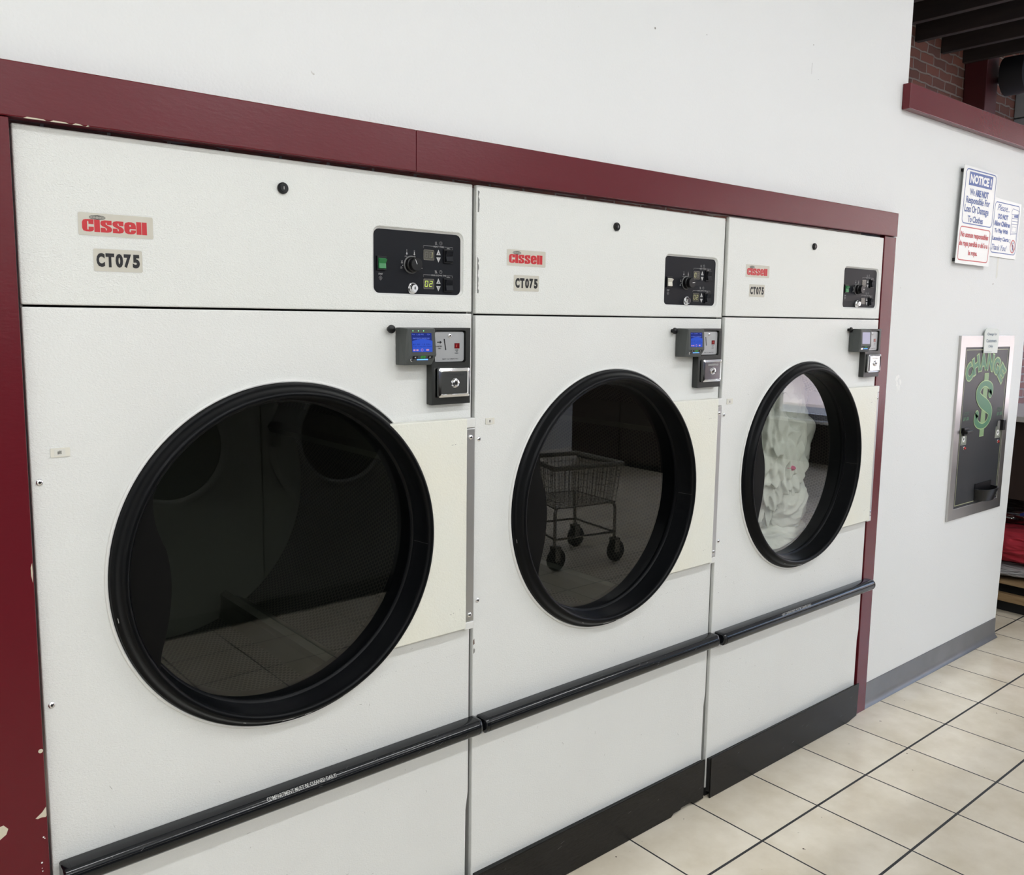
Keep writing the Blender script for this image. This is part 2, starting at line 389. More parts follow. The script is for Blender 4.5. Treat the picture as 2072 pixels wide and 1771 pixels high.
def ribbon(mb, pts, wd, y, m, ends=True):
    """flat stroke with width per point in the x,z plane"""
    P = [Vector((p[0], p[1])) for p in pts]; n_ = len(P); L = []; R = []
    for i, p in enumerate(P):
        t = (P[min(i+1, n_-1)]-P[max(i-1, 0)]).normalized(); nn = Vector((-t.y, t.x)); w_ = (wd[i] if isinstance(wd, (list, tuple)) else wd)/2
        L.append(p+nn*w_); R.append(p-nn*w_)
    vs = [(q.x, y, q.y) for q in L]+[(q.x, y, q.y) for q in R]
    mb.add(vs, [(i, n_+i, n_+i+1, i+1) for i in range(n_-1)], m)
    if ends:
        for i in (0, n_-1):
            w_ = (wd[i] if isinstance(wd, (list, tuple)) else wd)/2
            c = circ(P[i].x, P[i].y, w_, 16); mb.add([(a, y, b_) for a, b_ in c], [tuple(range(16))], m)
def catmull(pts, k=6):
    out = []; n_ = len(pts)
    for i in range(n_-1):
        p = [pts[max(i-1, 0)], pts[i], pts[i+1], pts[min(i+2, n_-1)]]
        for j in range(k):
            t = j/k
            out.append(tuple(.5*((2*p[1][d])+(-p[0][d]+p[2][d])*t+(2*p[0][d]-5*p[1][d]+4*p[2][d]-p[3][d])*t*t+(-p[0][d]+3*p[1][d]-3*p[2][d]+p[3][d])*t**3) for d in range(len(pts[0]))))
    out.append(tuple(pts[-1])); return out
def loop(mb, outer, t, y, m):
    """thin outline following a closed polygon"""
    n_ = len(outer); cx = sum(p[0] for p in outer)/n_; cz = sum(p[1] for p in outer)/n_
    vs = []
    P = [Vector(p) for p in outer]
    inn = []
    for i in range(n_):
        a = (P[i]-P[i-1]); b_ = (P[(i+1) % n_]-P[i])
        d = (a.normalized()+b_.normalized()).normalized(); nn = Vector((-d.y, d.x)); inn.append(P[i]+nn*t)
    vs = [(p.x, y, p.y) for p in P]+[(p.x, y, p.y) for p in inn]
    mb.add(vs, [(i, (i+1) % n_, n_+(i+1) % n_, n_+i) for i in range(n_)], m)
def seg7(mb, ch, x, z, wd, h, y, on, off):
    S = {'0': 'abcdef', '1': 'bc', '2': 'abged', ' ': '', '8': 'abcdefg'}[ch]; t = wd*.16; g = t*.35; sl = .10
    def q(xa, xb, za, zb, m):
        mb.add([(x+xa+sl*za, y, z+za), (x+xb+sl*za, y, z+za), (x+xb+sl*zb, y, z+zb), (x+xa+sl*zb, y, z+zb)], [(0, 1, 2, 3)], m)
    R = {'a': (g, wd-g, h-t, h), 'g': (g, wd-g, h/2-t/2, h/2+t/2), 'd': (g, wd-g, 0, t), 'f': (0, t, h/2+g, h-g), 'e': (0, t, g, h/2-g), 'b': (wd-t, wd, h/2+g, h-g), 'c': (wd-t, wd, g, h/2-g)}
    for k, v in R.items(): q(*v, on if k in S else off)
def tag(o, label=None, cat=None, group=None, kind=None):
    if label: o['label'] = label
    if cat: o['category'] = cat
    if group: o['group'] = group
    if kind: o['kind'] = kind
    return o
def empty(name, loc=(0, 0, 0), rz=0):
    o = bpy.data.objects.new(name, None); o.empty_display_size = .1; o.location = loc; o.rotation_euler = (0, 0, rz); COL.objects.link(o); return o
def struct(o): o['kind'] = 'structure'; return o

# ------------------------------------------------------------------ the setting
WY = .010           # face of the back wall
XR, XL, YF, ZC = 8.6, -3.0, -6.0, 3.75
mb = MB(); mb.box(XL-.2, 26, YF-.2, 1.66, -.1, 0, tile)
f_ = mb.build('floor'); struct(f_)
# clip: the tiled floor ends at the storefront
for v in f_.data.vertices:
    if v.co.x > 20: v.co.x = XR+.1

mb = MB()
# wall above and beside the dryers with the opening over the half wall
XO, ZO, XE = 3.089, 2.500, 4.380
mb.plate([(XL, 0), (-.02, 0), (-.02, 1.925), (3.03, 1.932), (3.03, 0), (XE, 0), (XE+.035, .75), (XE+.066, 1.342), (XE+.0665, ZO), (XO, ZO), (XO, ZC), (XL, ZC)], WY, WY+.012, wallm)
mb.box(XO-.004, XE+.066, WY+.012, WY+.10, 0.0, ZO, wallm)
mb.box(XO-.10, XO-.004, WY+.012, WY+.10, 0, ZC, wallm)
# fix slanted end face of the half wall
# wall marks: pale smear, tape residue, pencil specks
rnd = random.Random(3)
for k in range(16):
    cx = 3.165+rnd.gauss(0, .010); cz = 1.353+rnd.gauss(0, .020); r = rnd.uniform(.004, .010)
    mb.flat([(cx+r*math.cos(a)*rnd.uniform(.5, 1), cz+1.2*r*math.sin(a)*rnd.uniform(.5, 1.1)) for a in [i*PI/5 for i in range(10)]], WY-.0004-k*.00002, smear)
mb.flat([(3.164, 1.335), (3.171, 1.333), (3.166, 1.300)], WY-.0003, smear)
mb.flat([(4.046, 1.9035), (4.066, 1.9035), (4.060, 1.855), (4.062, 1.815), (4.054, 1.806), (4.043, 1.812), (4.047, 1.86)], WY-.0006, tape)
for x_, z_, r_ in ((.86, 2.45, .0030), (1.62, 2.405, .0034), (1.85, 2.435, .0018), (2.42, 2.52, .0022), (2.46, 2.415, .0014)): mb.flat(circ(x_, z_, r_, 7), WY-.0003, scuff)
mb.flat([(2.417, 2.462), (2.4185, 2.462), (2.4170, 2.425), (2.4160, 2.425)], WY-.0003, scuff)
for k in range(26):
    x_ = rnd.uniform(3.1, 4.3); z_ = rnd.uniform(.15, 1.2); L_ = rnd.uniform(.004, .02)
    mb.flat([(x_, z_), (x_+L_, z_+L_*.2), (x_+L_, z_+L_*.2+.0012), (x_, z_+.0014)], WY-.0002, mat('faint_scuff', (.66, .66, .65), .6))

wb = mb.build('wall_back'); struct(wb)
for v in wb.data.vertices:
    if v.co.y > WY+.012-1e-5 and abs(v.co.x-(XE+.066)) < 1e-4 and v.co.z < .01: v.co.x = XE
mb = MB(); mb.box(XL-.1, XL, YF, 1.66, 0, ZC, wallm); struct(mb.build('wall_left'))
mb = MB(); mb.box(XL, XR, YF-.1, YF, 0, ZC, wallm); struct(mb.build('wall_front'))
mb = MB(); mb.box(XL, XR, YF, WY+.10, ZC, ZC+.1, wallm); struct(mb.build('ceiling'))
mb = MB(); mb.box(XL, 14, 1.66, 1.9, 0, 4.6, brick); struct(mb.build('wall_brick'))
mb = MB(); mb.box(XL, 9.2, .02+WY+.10, 1.66, 4.02, 4.1, joist); struct(mb.build('ceiling_deck'))
# storefront: low wall, header, window frames and panes
mb = MB(); mb.box(XR, XR+.15, YF, 1.66, 0, .46, brownp); mb.box(XR, XR+.15, YF, 1.66, 3.2, 4.6, wallm); mb.box(XR-.10, XR+.15, YF, 1.66, .46, .49, edge_w); struct(mb.build('wall_right'))
ys = [YF, -4.1, -2.2, -.3, 1.66]
for i in range(4):
    mb = MB(); a, b_ = ys[i], ys[i+1]
    for (p, q, r_, t_) in ((a, a+.06, .49, 3.2), (b_-.06, b_, .49, 3.2), (a+.06, b_-.06, .49, .55), (a+.06, b_-.06, 3.14, 3.2)):
        mb.box(XR+.03, XR+.10, p, q, r_, t_, alum)
    fr = mb.build('window_%d' % (i+1)); struct(fr)
    mb = MB(); mb.box(XR+.06, XR+.066, a+.06, b_-.06, .55, 3.14, glass_clear); mb.build('pane', fr)
# joists of the service bay, end bearing on the brick
for k, xx in enumerate([4.72, 5.14, 5.57, 6.00, 6.43, 6.86, 7.25]+[4.3, 3.9, 3.5, 3.1, 2.7]):
    mb = MB(); mb.box(xx, xx+.055, WY+.11, 1.66, 3.70, 4.02, joist); struct(mb.build('ceiling_joist.%03d' % k if k else 'ceiling_joist', bevel=.004))
# ragged mortar pockets round the joist ends
mor = mat('rough_mortar', (.26, .22, .19), .95); mottle(mor, 40, (.12, .10, .09), (.34, .30, .26)); bump(mor, 60, .8, .02)
# burgundy trim
def sloped(mb, x0, x1, z0a, z0b, z1a, z1b, y0, y1, m):
    mb.hexa([(x0, y0, z0a), (x1, y0, z0b), (x1, y0, z1b), (x0, y0, z1a)], [(x0, y1, z0a), (x1, y1, z0b), (x1, y1, z1b), (x0, y1, z1a)], m)
mb = MB(); sloped(mb, -.75, .7995, 1.9165, 1.9185, 2.0052, 2.0095, -.022, WY-.0005, red); sloped(mb, .8002, 3.021, 1.9185, 1.9255, 2.0095, 2.0140, -.022, WY-.0005, red)
for x0_, x1_, z_ in ((.055, .085, 1.9170), (.09, .108, 1.9171), (.112, .118, 1.9171), (.015, .05, 1.9170)): mb.flat([(x0_, z_), (x1_, z_+.0003), (x1_-.004, z_+.0022), (x0_+.006, z_+.0028)], -.0223, plaster)
t_ = mb.build('trim_1', bevel=.002); struct(t_)
mb = MB()
mb.plate([(-.75, 0), (-.0075, 0), (-.0060, 1.9160), (-.75, 1.9150)], -.020, WY-.0005, red)
# chipped paint
mb.flat([(-.0083, .7010), (-.0150, .6925), (-.0262, .6842), (-.0225, .6822), (-.0160, .6830), (-.0095, .6815), (-.0080, .6840)], -.0204, plaster)
mb.flat([(-.0768, .6905), (-.0700, .6815), (-.0735, .6720), (-.0860, .6640), (-.0960, .6700), (-.0930, .6890)], -.0204, plaster)
mb.flat(circ(-.0118, .8093, .0040, 10), -.0204, plaster)
mb.flat([(-.0085, 1.158), (-.0110, 1.150), (-.0108, 1.135), (-.0090, 1.122), (-.0082, 1.140)], -.0204, plaster)
for x_, z_, r_ in ((-.0199, .5958, .0018), (-.0193, .5790, .0011), (-.020, .585, .0008), (-.0150, .6440, .0016), (-.0130, .6410, .0012)): mb.flat(circ(x_, z_, r_, 6), -.0204, smear)
t2_ = mb.build('trim_2', bevel=.0015); struct(t2_)
mb = MB(); mb.plate([(2.952, .0), (3.034, 0), (3.034, 1.9245), (2.9455, 1.9240)], -.012, WY-.0005, red); struct(mb.build('trim_3', bevel=.0015))
mb = MB()
mb.box(3.048, 8.59, -.022, WY-.0005, 2.4085, 2.5030, red); mb.box(3.089, 8.59, WY-.0005, WY+.11, 2.4995, 2.5125, red)
struct(mb.build('trim_4', bevel=.0025))
# half wall continues over the walkway as a header behind the ledge
mb = MB(); mb.box(XE+.0665, XR, WY, WY+.10, 2.41, ZO-.002, wallm); struct(mb.build('wall_header'))
# cove base
mb = MB()
prof = [(WY-.0005, .100), (WY-.0045, .0985), (WY-.0055, .03), (WY-.009, .014), (WY-.017, .004), (WY-.021, .0005), (WY-.0005, .0005)]
n_ = len(prof); vs = [(3.036, y, z) for y, z in prof]+[(XE-.003, y, z) for y, z in prof]
mb.add(vs, [(i, n_+i, n_+(i+1) % n_, (i+1) % n_) for i in range(n_)]+[tuple(range(n_))[::-1], tuple(range(n_, 2*n_))], vinyl)
struct(mb.build('baseboard_back', smooth=True, ang=50))
# ------------------------------------------------------------------ dryers
CX, CZ = .490, 1.086      # centre of the door
def screw(mb, x, y, z, r, m=chrome):
    mb.lathe([(r, y), (r*.95, y-r*.35), (r*.6, y-r*.62), (r*.38, y-r*.66), (r*.33, y-r*.45), (0.0001, y-r*.45)], x, z, m, 20)
    mb.disc(r*.33, y-r*.47, x, z, printd, 6)
def dryer(idx, X0, Y0, wd, dz, label):
    root = empty('tumble_dryer', (X0, Y0, 0)); tag(root, label, 'dryer', 'row of tumble dryers set in the wall')
    # --- cabinet
    mb = MB()
    for a, b_ in ((.002, .006), (wd-.006, wd-.002)): mb.box(a, b_, .016, 1.15, .02, 1.905, side_g)
    mb.box(.006, wd-.006, 1.14, 1.15, .02, 1.905, side_g); mb.box(.006, wd-.006, .02, 1.14, 1.90, 1.905, side_g); mb.box(.006, wd-.006, .04, 1.14, .02, .03, side_g)
    mb.box(.006, wd-.006, .016, .05, 1.600, 1.606, darkgap); mb.box(.04, wd-.04, .012, .10, 1.50, 1.60, darkgap)
    mb.build('cabinet', root)
    # --- upper panel with recessed opening
    zt = 1.9115 if idx < 2 else 1.917
    zs0 = 1.6090+dz*.5
    P0, P1, Q0, Q1 = .7045, .9440, 1.6485+dz, 1.7900+dz
    mb = MB()
    mb.plate([(.001, zs0), (wd-.001, zs0), (wd-.001, zt), (.001, zt)], 0, .014, white_up, [list(reversed(rrect(P0-.004, P1+.004, Q0-.004, Q1+.004, .016)))])
    n_ = 28; A = rrect(P0-.0042, P1+.0042, Q0-.0042, Q1+.0042, .0165); B = rrect(P0+.001, P1-.001, Q0+.001, Q1-.001, .013)
    mb.add([(x, .0022, z) for x, z in A]+[(x, .007, z) for x, z in B], [(i, (i+1) % n_, n_+(i+1) % n_, n_+i) for i in range(n_)], edge_w)
    if idx == 1:
        rr = random.Random(5)
        for za, zb in ((1.848, 1.900), (1.655, 1.745)):
            L = []; z = za
            while z < zb: L.append((.0080+rr.uniform(-.0015, .0025), z)); z += .006
            mb.flat([(.0034, za), *L, (.0034, zb)], -.0003, patch); mb.add([(.0008, .003, za), (.0034, -.0003, za), (.0034, -.0003, zb), (.0008, .003, zb)], [(0, 1, 2, 3)], patch)
    up_ = mb.build('upper_panel', root, bevel=.003, seg=3)
    # --- control panel
    pr = MB(); pr.plate(rrect(P0, P1, Q0, Q1, .0135), .0055, .012, black)
    d = dz; y = .0051
    text(pr, 'START', .7165, .7276, 1.6888+d, 1.6925+d, y, printw, .01)
    c0 = (.7219, 1.6815+d)
    loop(pr, [(c0[0]+.0046, c0[1]), (c0[0], c0[1]+.0054), (c0[0]-.0046, c0[1]), (c0[0], c0[1]-.0054)], .0006, y, printw)
    pr.add([(c0[0]-.0004, y, c0[1]-.002), (c0[0]+.0004, y, c0[1]-.002), (c0[0]+.0004, y, c0[1]+.002), (c0[0]-.0004, y, c0[1]+.002)], [(0, 1, 2, 3)], printw)
    for (x_, z_, fl) in ((.7917, 1.7418, .3), (.8123, 1.7412, .65), (.8290, 1.7200, 1.)):
        pr.add([(a, y, b_) for a, b_ in circ(x_, z_+d-.003, .0021, 12)], [tuple(range(12))], printw)
        loop(pr, [(x_-.0011, z_+d-.002), (x_+.0011, z_+d-.002), (x_+.0011, z_+d+.0065), (x_-.0011, z_+d+.0065)], .0004, y, printw)
        pr.add([(x_-.001, y, z_+d-.002), (x_+.001, y, z_+d-.002), (x_+.001, y, z_+d-.002+.008*fl), (x_-.001, y, z_+d-.002+.008*fl)], [(0, 1, 2, 3)], printw)
    ribbon(pr, [(.7765, 1.7235+d), (.7805, 1.7165+d)], .0005, y, printw); ribbon(pr, [(.7805, 1.7235+d), (.7765, 1.7165+d)], .0005, y, printw)
    loop(pr, circ(.7785, 1.7185+d, .0022, 12), .0004, y, printw)
    for t, x_, z_, w_ in (('LOW', .7893, 1.7330, .006), ('MED', .8123, 1.7333, .006), ('HIGH', .8318, 1.7080, .007), ('NO', .7770, 1.7090, .0036), ('HEAT', .7770, 1.7060, .006)):
        text(pr, t, x_-w_/2, x_+w_/2, z_+d-.0011, z_+d+.0011, y, printw)
    for x_, z_ in ((.7918, 1.7303), (.8118, 1.7297), (.8230, 1.7132), (.7806, 1.7122)): pr.add([(a, y-.0028 if False else y, b_) for a, b_ in circ(x_, z_+d, .0010, 8)], [tuple(range(8))], printw)
    for zz, word, x0_, x1_ in ((1.7594, 'HEAT TIME', .8655, .8950), (1.6930, 'COOL DOWN TIME', .8590, .9025)):
        zb = zz+d
        text(pr, word, x0_, x1_, zb-.0018, zb+.0018, y, printw)
        ribbon(pr, [(.8374, zb-.0042), (.8374, zb+.0005), (x0_-.001, zb+.0005)], .0005, y, printw, False); ribbon(pr, [(x1_+.001, zb+.0005), (.9208, zb+.0005), (.9208, zb-.0042)], .0005, y, printw, False)
        loop(pr, circ(.8866, zb+.0085, .0040, 18), .0004, y, printw); ribbon(pr, [(.8866, zb+.011), (.8866, zb+.0085), (.8885, zb+.0085)], .0005, y, printw, False)
        for q in range(3): ribbon(pr, [(.8708+q*.002, zb+.0065), (.8700+q*.002, zb+.0088), (.8712+q*.002, zb+.0115)], .0004, y, printw, False)
        ribbon(pr, [(.8697, zb+.0055), (.8765, zb+.0055)], .0006, y, printw, False)
        if 'COOL' in word: ribbon(pr, [(.8695, zb+.0118), (.8765, zb+.0055)], .0006, y, printw, False)
        # plus / minus triangles
        zc = zb-.0130
        pr.add([(.8737, y, zc-.0060), (.8861, y, zc-.0060), (.8799, y, zc+.0065)], [(0, 1, 2)], printw)
        pr.add([(.8737, y, zc-.0115), (.8799, y, zc-.0235), (.8861, y, zc-.0115)], [(0, 1, 2)], printw)
        for A_ in ([(.8799-.0018, zc-.0028), (.8799+.0018, zc-.0028)], [(.8799, zc-.0046), (.8799, zc-.0010)], [(.8799-.0018, zc-.0146), (.8799+.0018, zc-.0146)]):
            ribbon(pr, A_, .0008, y-.0002, printd, False)
        # dome mark above rocker
        pr.add([(.9085+.0055*math.cos(a*PI/8), y, zb-.0040+.0028*math.sin(a*PI/8)) for a in range(9)], [tuple(range(9))], mat('grey_print', (.2, .2, .2), .5))
    cpo = pr.build('control_panel', root)
    # start rocker
    sb = MB(); bc = wbtn if idx == 1 else green
    sb.box(.7110, .7350, .0005, .006, 1.6985+d, 1.7300+d, blackp)
    A = [(.7136, 1.7020+d), (.7325, 1.7020+d), (.7325, 1.7260+d), (.7136, 1.7260+d)]
    sb.hexa([(.7142, -.0035, A[0][1]+.0005), (.7318, -.0035, A[1][1]+.0005), (.7318, -.0018, 1.7145+d), (.7142, -.0018, 1.7145+d)], [(x, .002, z) for x, z in (A[0], A[1], (.7325, 1.7145+d), (.7136, 1.7145+d))], bc)
    sb.hexa([(.7142, -.0018, 1.7145+d), (.7318, -.0018, 1.7145+d), (.7318, -.0075, 1.7225+d), (.7142, -.0075, 1.7225+d)], [(.7136, .002, 1.7145+d), (.7325, .002, 1.7145+d), (.7325, .002, 1.7260+d), (.7136, .002, 1.7260+d)], bc)
    o = sb.build('start_rocker', cpo, bevel=.0006)
    o['label'] = 'ivory start rocker' if idx == 1 else 'green start rocker'
    # knob
    kb = MB(); kx, kz = .8035, 1.7145+d
    kb.lathe([(.0001, .0050), (.0205, .0050), (.0205, .0040), (.0190, .0030), (.0001, .0030)], kx, kz, mat('skirt_grey', (.10, .10, .10), .4), 40)
    kb.lathe([(.0178, .0035), (.0172, -.006), (.0150, -.0075), (.0148, -.0185), (.0138, -.0195), (.0001, -.0195)], kx, kz, blackp, 40)
    an = math.radians((112, 5, 0)[idx]); ca, sa = math.cos(an), math.sin(an)
    ribbon(kb, [(kx+.001*ca, kz+.001*sa), (kx+.0115*ca, kz+.0115*sa)], [.0017, .0011], -.0197, mat('white_mark', (.75, .75, .75), .5), True)
    kb.build('temperature_knob', cpo, smooth=True)
    # key lock
    kb = MB(); lx, lz = .8055, 1.6615+d
    kb.lathe([(.0135, .005), (.0135, .003), (.0125, .0005), (.0105, -.0005), (.0102, -.002), (.0090, -.0035), (.0088, -.0070), (.0080, -.0082), (.0001, -.0082)], lx, lz, chrome, 40)
    kb.box(lx-.0008, lx+.0008, -.0085, -.0080, lz-.004, lz+.004, printd); kb.add([(a, -.0086, b_) for a, b_ in circ(lx, lz, .0019, 10)], [tuple(range(10))], printd)
    kb.build('key_lock', cpo, smooth=True)
    # displays
    txts = (('81', '02'), ('0 ', '02'), ('  ', '  '))[idx]
    for (z0_, z1_), t in zip(((1.7277, 1.7505), (1.6613, 1.6840)), txts):
        db = MB(); z0_ += d; z1_ += d
        db.plate(rrect(.8376, .8664, z0_, z1_, .002, 3), .0045, .006, dispoff); loop(db, rrect(.8372, .8668, z0_-.0003, z1_+.0003, .0022, 3), .0005, .0042, mat('bezel_line', (.30, .28, .24), .4))
        for q, ch in enumerate(t):
            on = segy if (idx == 0 and not (t == '81')) else segdim
            if t == '81' and q == 0: seg7(db, '8', .8405, z0_+.0050, .0085, .0135, .0042, segoff, segoff); continue
            seg7(db, ch, .8405+q*.0125, z0_+.0050, .0085, .0135, .0042, on, segoff)
        db.build('time_display', cpo)
    # rockers
    for z0_ in (1.7225, 1.6550):
        rb = MB(); z0_ += d; z1_ = z0_+.0325; x0_, x1_ = .8935, .9190
        rb.box(x0_, x1_, .0015, .006, z0_, z1_, blackp)
        zm = (z0_+z1_)/2
        rb.hexa([(x0_+.003, -.0060, z0_+.004), (x1_-.003, -.0060, z0_+.004), (x1_-.003, -.0022, zm), (x0_+.003, -.0022, zm)], [(x0_+.0025, .002, z0_+.003), (x1_-.0025, .002, z0_+.003), (x1_-.0025, .002, zm), (x0_+.0025, .002, zm)], black)
        rb.hexa([(x0_+.003, -.0022, zm), (x1_-.003, -.0022, zm), (x1_-.003, -.0060, z1_-.004), (x0_+.003, -.0060, z1_-.004)], [(x0_+.0025, .002, zm), (x1_-.0025, .002, zm), (x1_-.0025, .002, z1_-.003), (x0_+.0025, .002, z1_-.003)], black)
        rb.build('time_rocker', cpo, bevel=.0006)
    # --- brand plates
    pb = MB(); a, b_, c, e_ = .0978, .2269, 1.7333+d, 1.7731+d
    pb.plate(rrect(a, b_, c, e_, .003, 4), -.0004, .002, lbl); loop(pb, rrect(a-.0011, b_+.0013, c-.0013, e_+.0022, .003, 4), .0009, -.0003, edge_w)
    # heavy squat lettering
    lx0 = .1035; W_ = .1190; zb = 1.7400+d; H = .0215
    ws = [('c', .170), ('i', .088), ('s', .172), ('s', .172), ('e', .178), ('l', .082), ('l', .082)]; x = lx0; yy = -.0007
    for ch, fr in ws:
        w_ = fr*W_; g = .0007; xa, xb = x+g, x+w_-g*.3; xm = (xa+xb)/2; h = H
        def R(u, v): return (xa+(xb-xa)*u, zb+h*v)
        def P(poly): pb.plate([R(u, v) for u, v in poly], yy, yy+.0004, lred)
        if ch in 'il':
            if ch == 'l': h = H*1.06; P([(0, 0), (1, 0), (1, 1), (0, 1)])
            else: P([(0, 0), (1, 0), (1, 1.0), (0, 1.0)])
        elif ch == 'c':
            P([(1, .40), (1, .16), (.88, .04), (.66, 0), (.34, 0), (.10, .07), (0, .26), (0, .74), (.10, .93), (.34, 1), (1.0, 1.0), (1.0, .62), (.56, .62), (.56, .80), (.53, .86), (.47, .86), (.44, .80), (.44, .22), (.47, .15), (.53, .15), (.56, .22), (.56, .40)])
        elif ch == 's':
            hs = [(.02, 0), (.62, 0), (.9, .06), (1, .22), (.97, .38), (.85, .49), (.60, .585), (.47, .66), (.45, .78), (.50, .84), (.55, .78), (.56, .68), (.62, .625), (.98, .625)]
            P(hs+[(1-u, 1-v) for u, v in hs])
        elif ch == 'e':
            P([(1, .34), (.97, .14), (.82, .03), (.60, 0), (.34, 0), (.10, .08), (0, .28), (0, .72), (.10, .92), (.34, 1), (.66, 1), (.90, .92), (1, .72), (1, .43), (.48, .43), (.44, .36), (.44, .22), (.50, .16), (.56, .22), (.57, .34)])
            pb.flat([R(.5+.065*math.cos(t), .70+.075*math.sin(t)) for t in [2*PI*k/12 for k in range(12)]], yy-.0002, lbl)
        x += w_
    # oval globe emblem
    gx_, gz_ = .1300, 1.7655+d; gi = mat('emblem_ink', (.10, .10, .10), .5)
    E_ = [(gx_+.0138*math.cos(t), gz_+.0040*math.sin(t)) for t in [2*PI*i/28 for i in range(28)]]
    loop(pb, E_, .0008, -.0008, gi)
    loop(pb, [(gx_+.0085*math.cos(t), gz_+.0030*math.sin(t)) for t in [2*PI*i/20 for i in range(20)]], .0005, -.0008, gi)
    loop(pb, [(gx_+.0035*math.cos(t), gz_+.0034*math.sin(t)) for t in [2*PI*i/16 for i in range(16)]], .0005, -.0008, gi)
    for q in (-1, 0, 1): ribbon(pb, [(gx_-.012, gz_+q*.0015), (gx_+.012, gz_+q*.0015)], .0004, -.0008, gi, False)
    pb.build('brand_plate', root)
    nb = MB(); a, b_, c, e_ = .1208, .2053, 1.6709+d, 1.7108+d
    nb.plate(rrect(a, b_, c, e_, .003, 4), -.0004, .002, lbl); loop(nb, rrect(a-.0009, b_+.0011, c-.0011, e_+.0015, .003, 4), .0008, -.0003, edge_w)
    for t, x0_, x1_ in (('C', .1255, .1398), ('T', .1412, .1560), ('0', .1582, .1712), ('7', .1726, .1856), ('5', .1880, .2008)):
        text(nb, t, x0_, x1_, 1.6785+d, 1.7033+d, -.0008, printd, .058)
    nb.build('model_plate', root)
    # top lock
    kb = MB(); kx, kz = .4875, 1.8530+(-.004 if idx == 1 else 0.002 if idx == 2 else 0)
    kb.lathe([(.0115, 0), (.0115, -.004), (.0100, -.0058), (.0080, -.0058), (.0078, -.0075), (.0001, -.0075)], kx, kz, blackp, 32)
    kb.box(kx-.0007, kx+.0007, -.0078, -.0074, kz-.003, kz+.003, lscuff)
    kb.build('panel_lock', root, smooth=True)
    # --- front panel with door hole
    zf = 1.6050+dz*.5
    out = [(.001, .03), (wd-.010, .03), (wd-.008, .32), (wd-.001, .37), (wd-.001, zf), (.001, zf)]
    mb = MB(); mb.plate(out, 0, .014, white_low, [list(reversed(circ(CX, CZ, .345, 96)))])
    fpm = mb
    mb = MB(); mb.lathe([(.3770, .0), (.3762, -.0040), (.3735, -.0058), (.3712, -.0050), (.3705, 0)], CX, CZ, edge_w, 128); collar_ = mb
    mb = fpm; rr = random.Random(idx+11)
    for k in range(34):
        x_ = rr.uniform(.03, wd-.05); z_ = rr.choice([rr.uniform(.16, .5), rr.uniform(.6, .72), rr.uniform(.16, 1.5)])
        if (x_-CX)**2+(z_-CZ)**2 < .16: continue
        L_ = rr.uniform(.0015, .010); an = rr.uniform(0, PI); t_2 = rr.uniform(.0003, .0008)
        mb.flat([(x_, z_), (x_+L_*math.cos(an), z_+L_*math.sin(an)), (x_+L_*math.cos(an)-t_2*math.sin(an), z_+L_*math.sin(an)+t_2*math.cos(an)), (x_-t_2*math.sin(an), z_+t_2*math.cos(an))], -.00025, scuff)
    if idx < 2:
        for k in range(46):     # rubbed line below the door, left by carts
            x_ = wd*.60+k*.0075+rr.uniform(0, .004); z_ = .752+.0006*k*0+rr.uniform(-.0015, .0015)
            if x_ > wd-.02 or rr.random() < .35: continue
            mb.flat([(x_, z_), (x_+rr.uniform(.002, .006), z_+.0003), (x_+.003, z_+.0011)], -.00025, scuff if rr.random() < .4 else mat('faint_mark', (.55, .54, .52), .6))
    if idx == 1: mb.flat([(.002, .742), (.007, .745), (.008, .752), (.004, .757), (.002, .752)], -.0003, scuff); mb.flat([(.002, .765), (.006, .768), (.005, .782), (.002, .778)], -.0003, mat('rust', (.10, .05, .03), .7))
    fp = mb.build('front_panel', root, bevel=.0025, seg=3); collar_.build('collar', fp, smooth=True)
    # rubber stop knob
    kb = MB(); kx, kz = (.7395, .7395, .7480)[idx], 1.5680+(-.004 if idx == 1 else 0)
    kb.lathe([(.0055, 0), (.0055, -.008), (.0095, -.0095), (.0098, -.012), (.0085, -.0155), (.0050, -.0175), (.0001, -.0180)], kx, kz, blackp, 28)
    kb.build('stop_knob', root, smooth=True)
    # machine number plate
    nb = MB(); a, b_, c, e_ = ((.0340, .0660, 1.3392, 1.3553), (.0345, .0620, 1.3315, 1.3470), (.0270, .0570, 1.3300, 1.3475))[idx]
    nb.plate(rrect(a, b_, c, e_, .0012, 3), -.0022, .001, lw); xm = (a+b_)/2-.0015
    nb.plate([(xm-.0085, c+.002), (xm+.0095, c+.002), (xm+.0095, e_-.002), (xm-.0085, e_-.002)], -.0026, -.002, mat('number_tape', (.72, .71, .66), .5))
    text(nb, ('#80', '#81', '#82')[idx] if idx == 0 else ('8' if idx == 1 else '6'), xm-(.0035 if idx == 0 else .0022), xm+(.0035 if idx == 0 else .0022), c+.0045, e_-.0045, -.0029, printd, .01)
    nb.build('number_plate', root)
    for z_ in (1.2965, .8820):
        sb = MB(); screw(sb, .0140, 0, z_, .0060); sb.build('screw', root, smooth=True)
    # --- door plate
    a0, a1 = math.radians(49.5), math.radians(-47.5); R_ = .3525
    arc = [(CX+R_*math.cos(a0+(a1-a0)*i/40), CZ+R_*math.sin(a0+(a1-a0)*i/40)) for i in range(41)]
    mb = MB(); mb.plate([(.942, .8265), (.942, 1.3535)]+arc, -.030, -.004, cream)
    for x_, z_, L_ in ((.895, 1.292, .006), (.905, 1.2925, .003), (.925, 1.2935, .0015), (.893, .872, .004), (.902, .874, .003), (.921, .879, .0015)):
        mb.flat([(x_, z_), (x_+L_, z_+.0005), (x_+L_, z_+.0016), (x_, z_+.0010)], -.0303, scuff)
    dr = mb.build('door', root, bevel=.0018, seg=2)
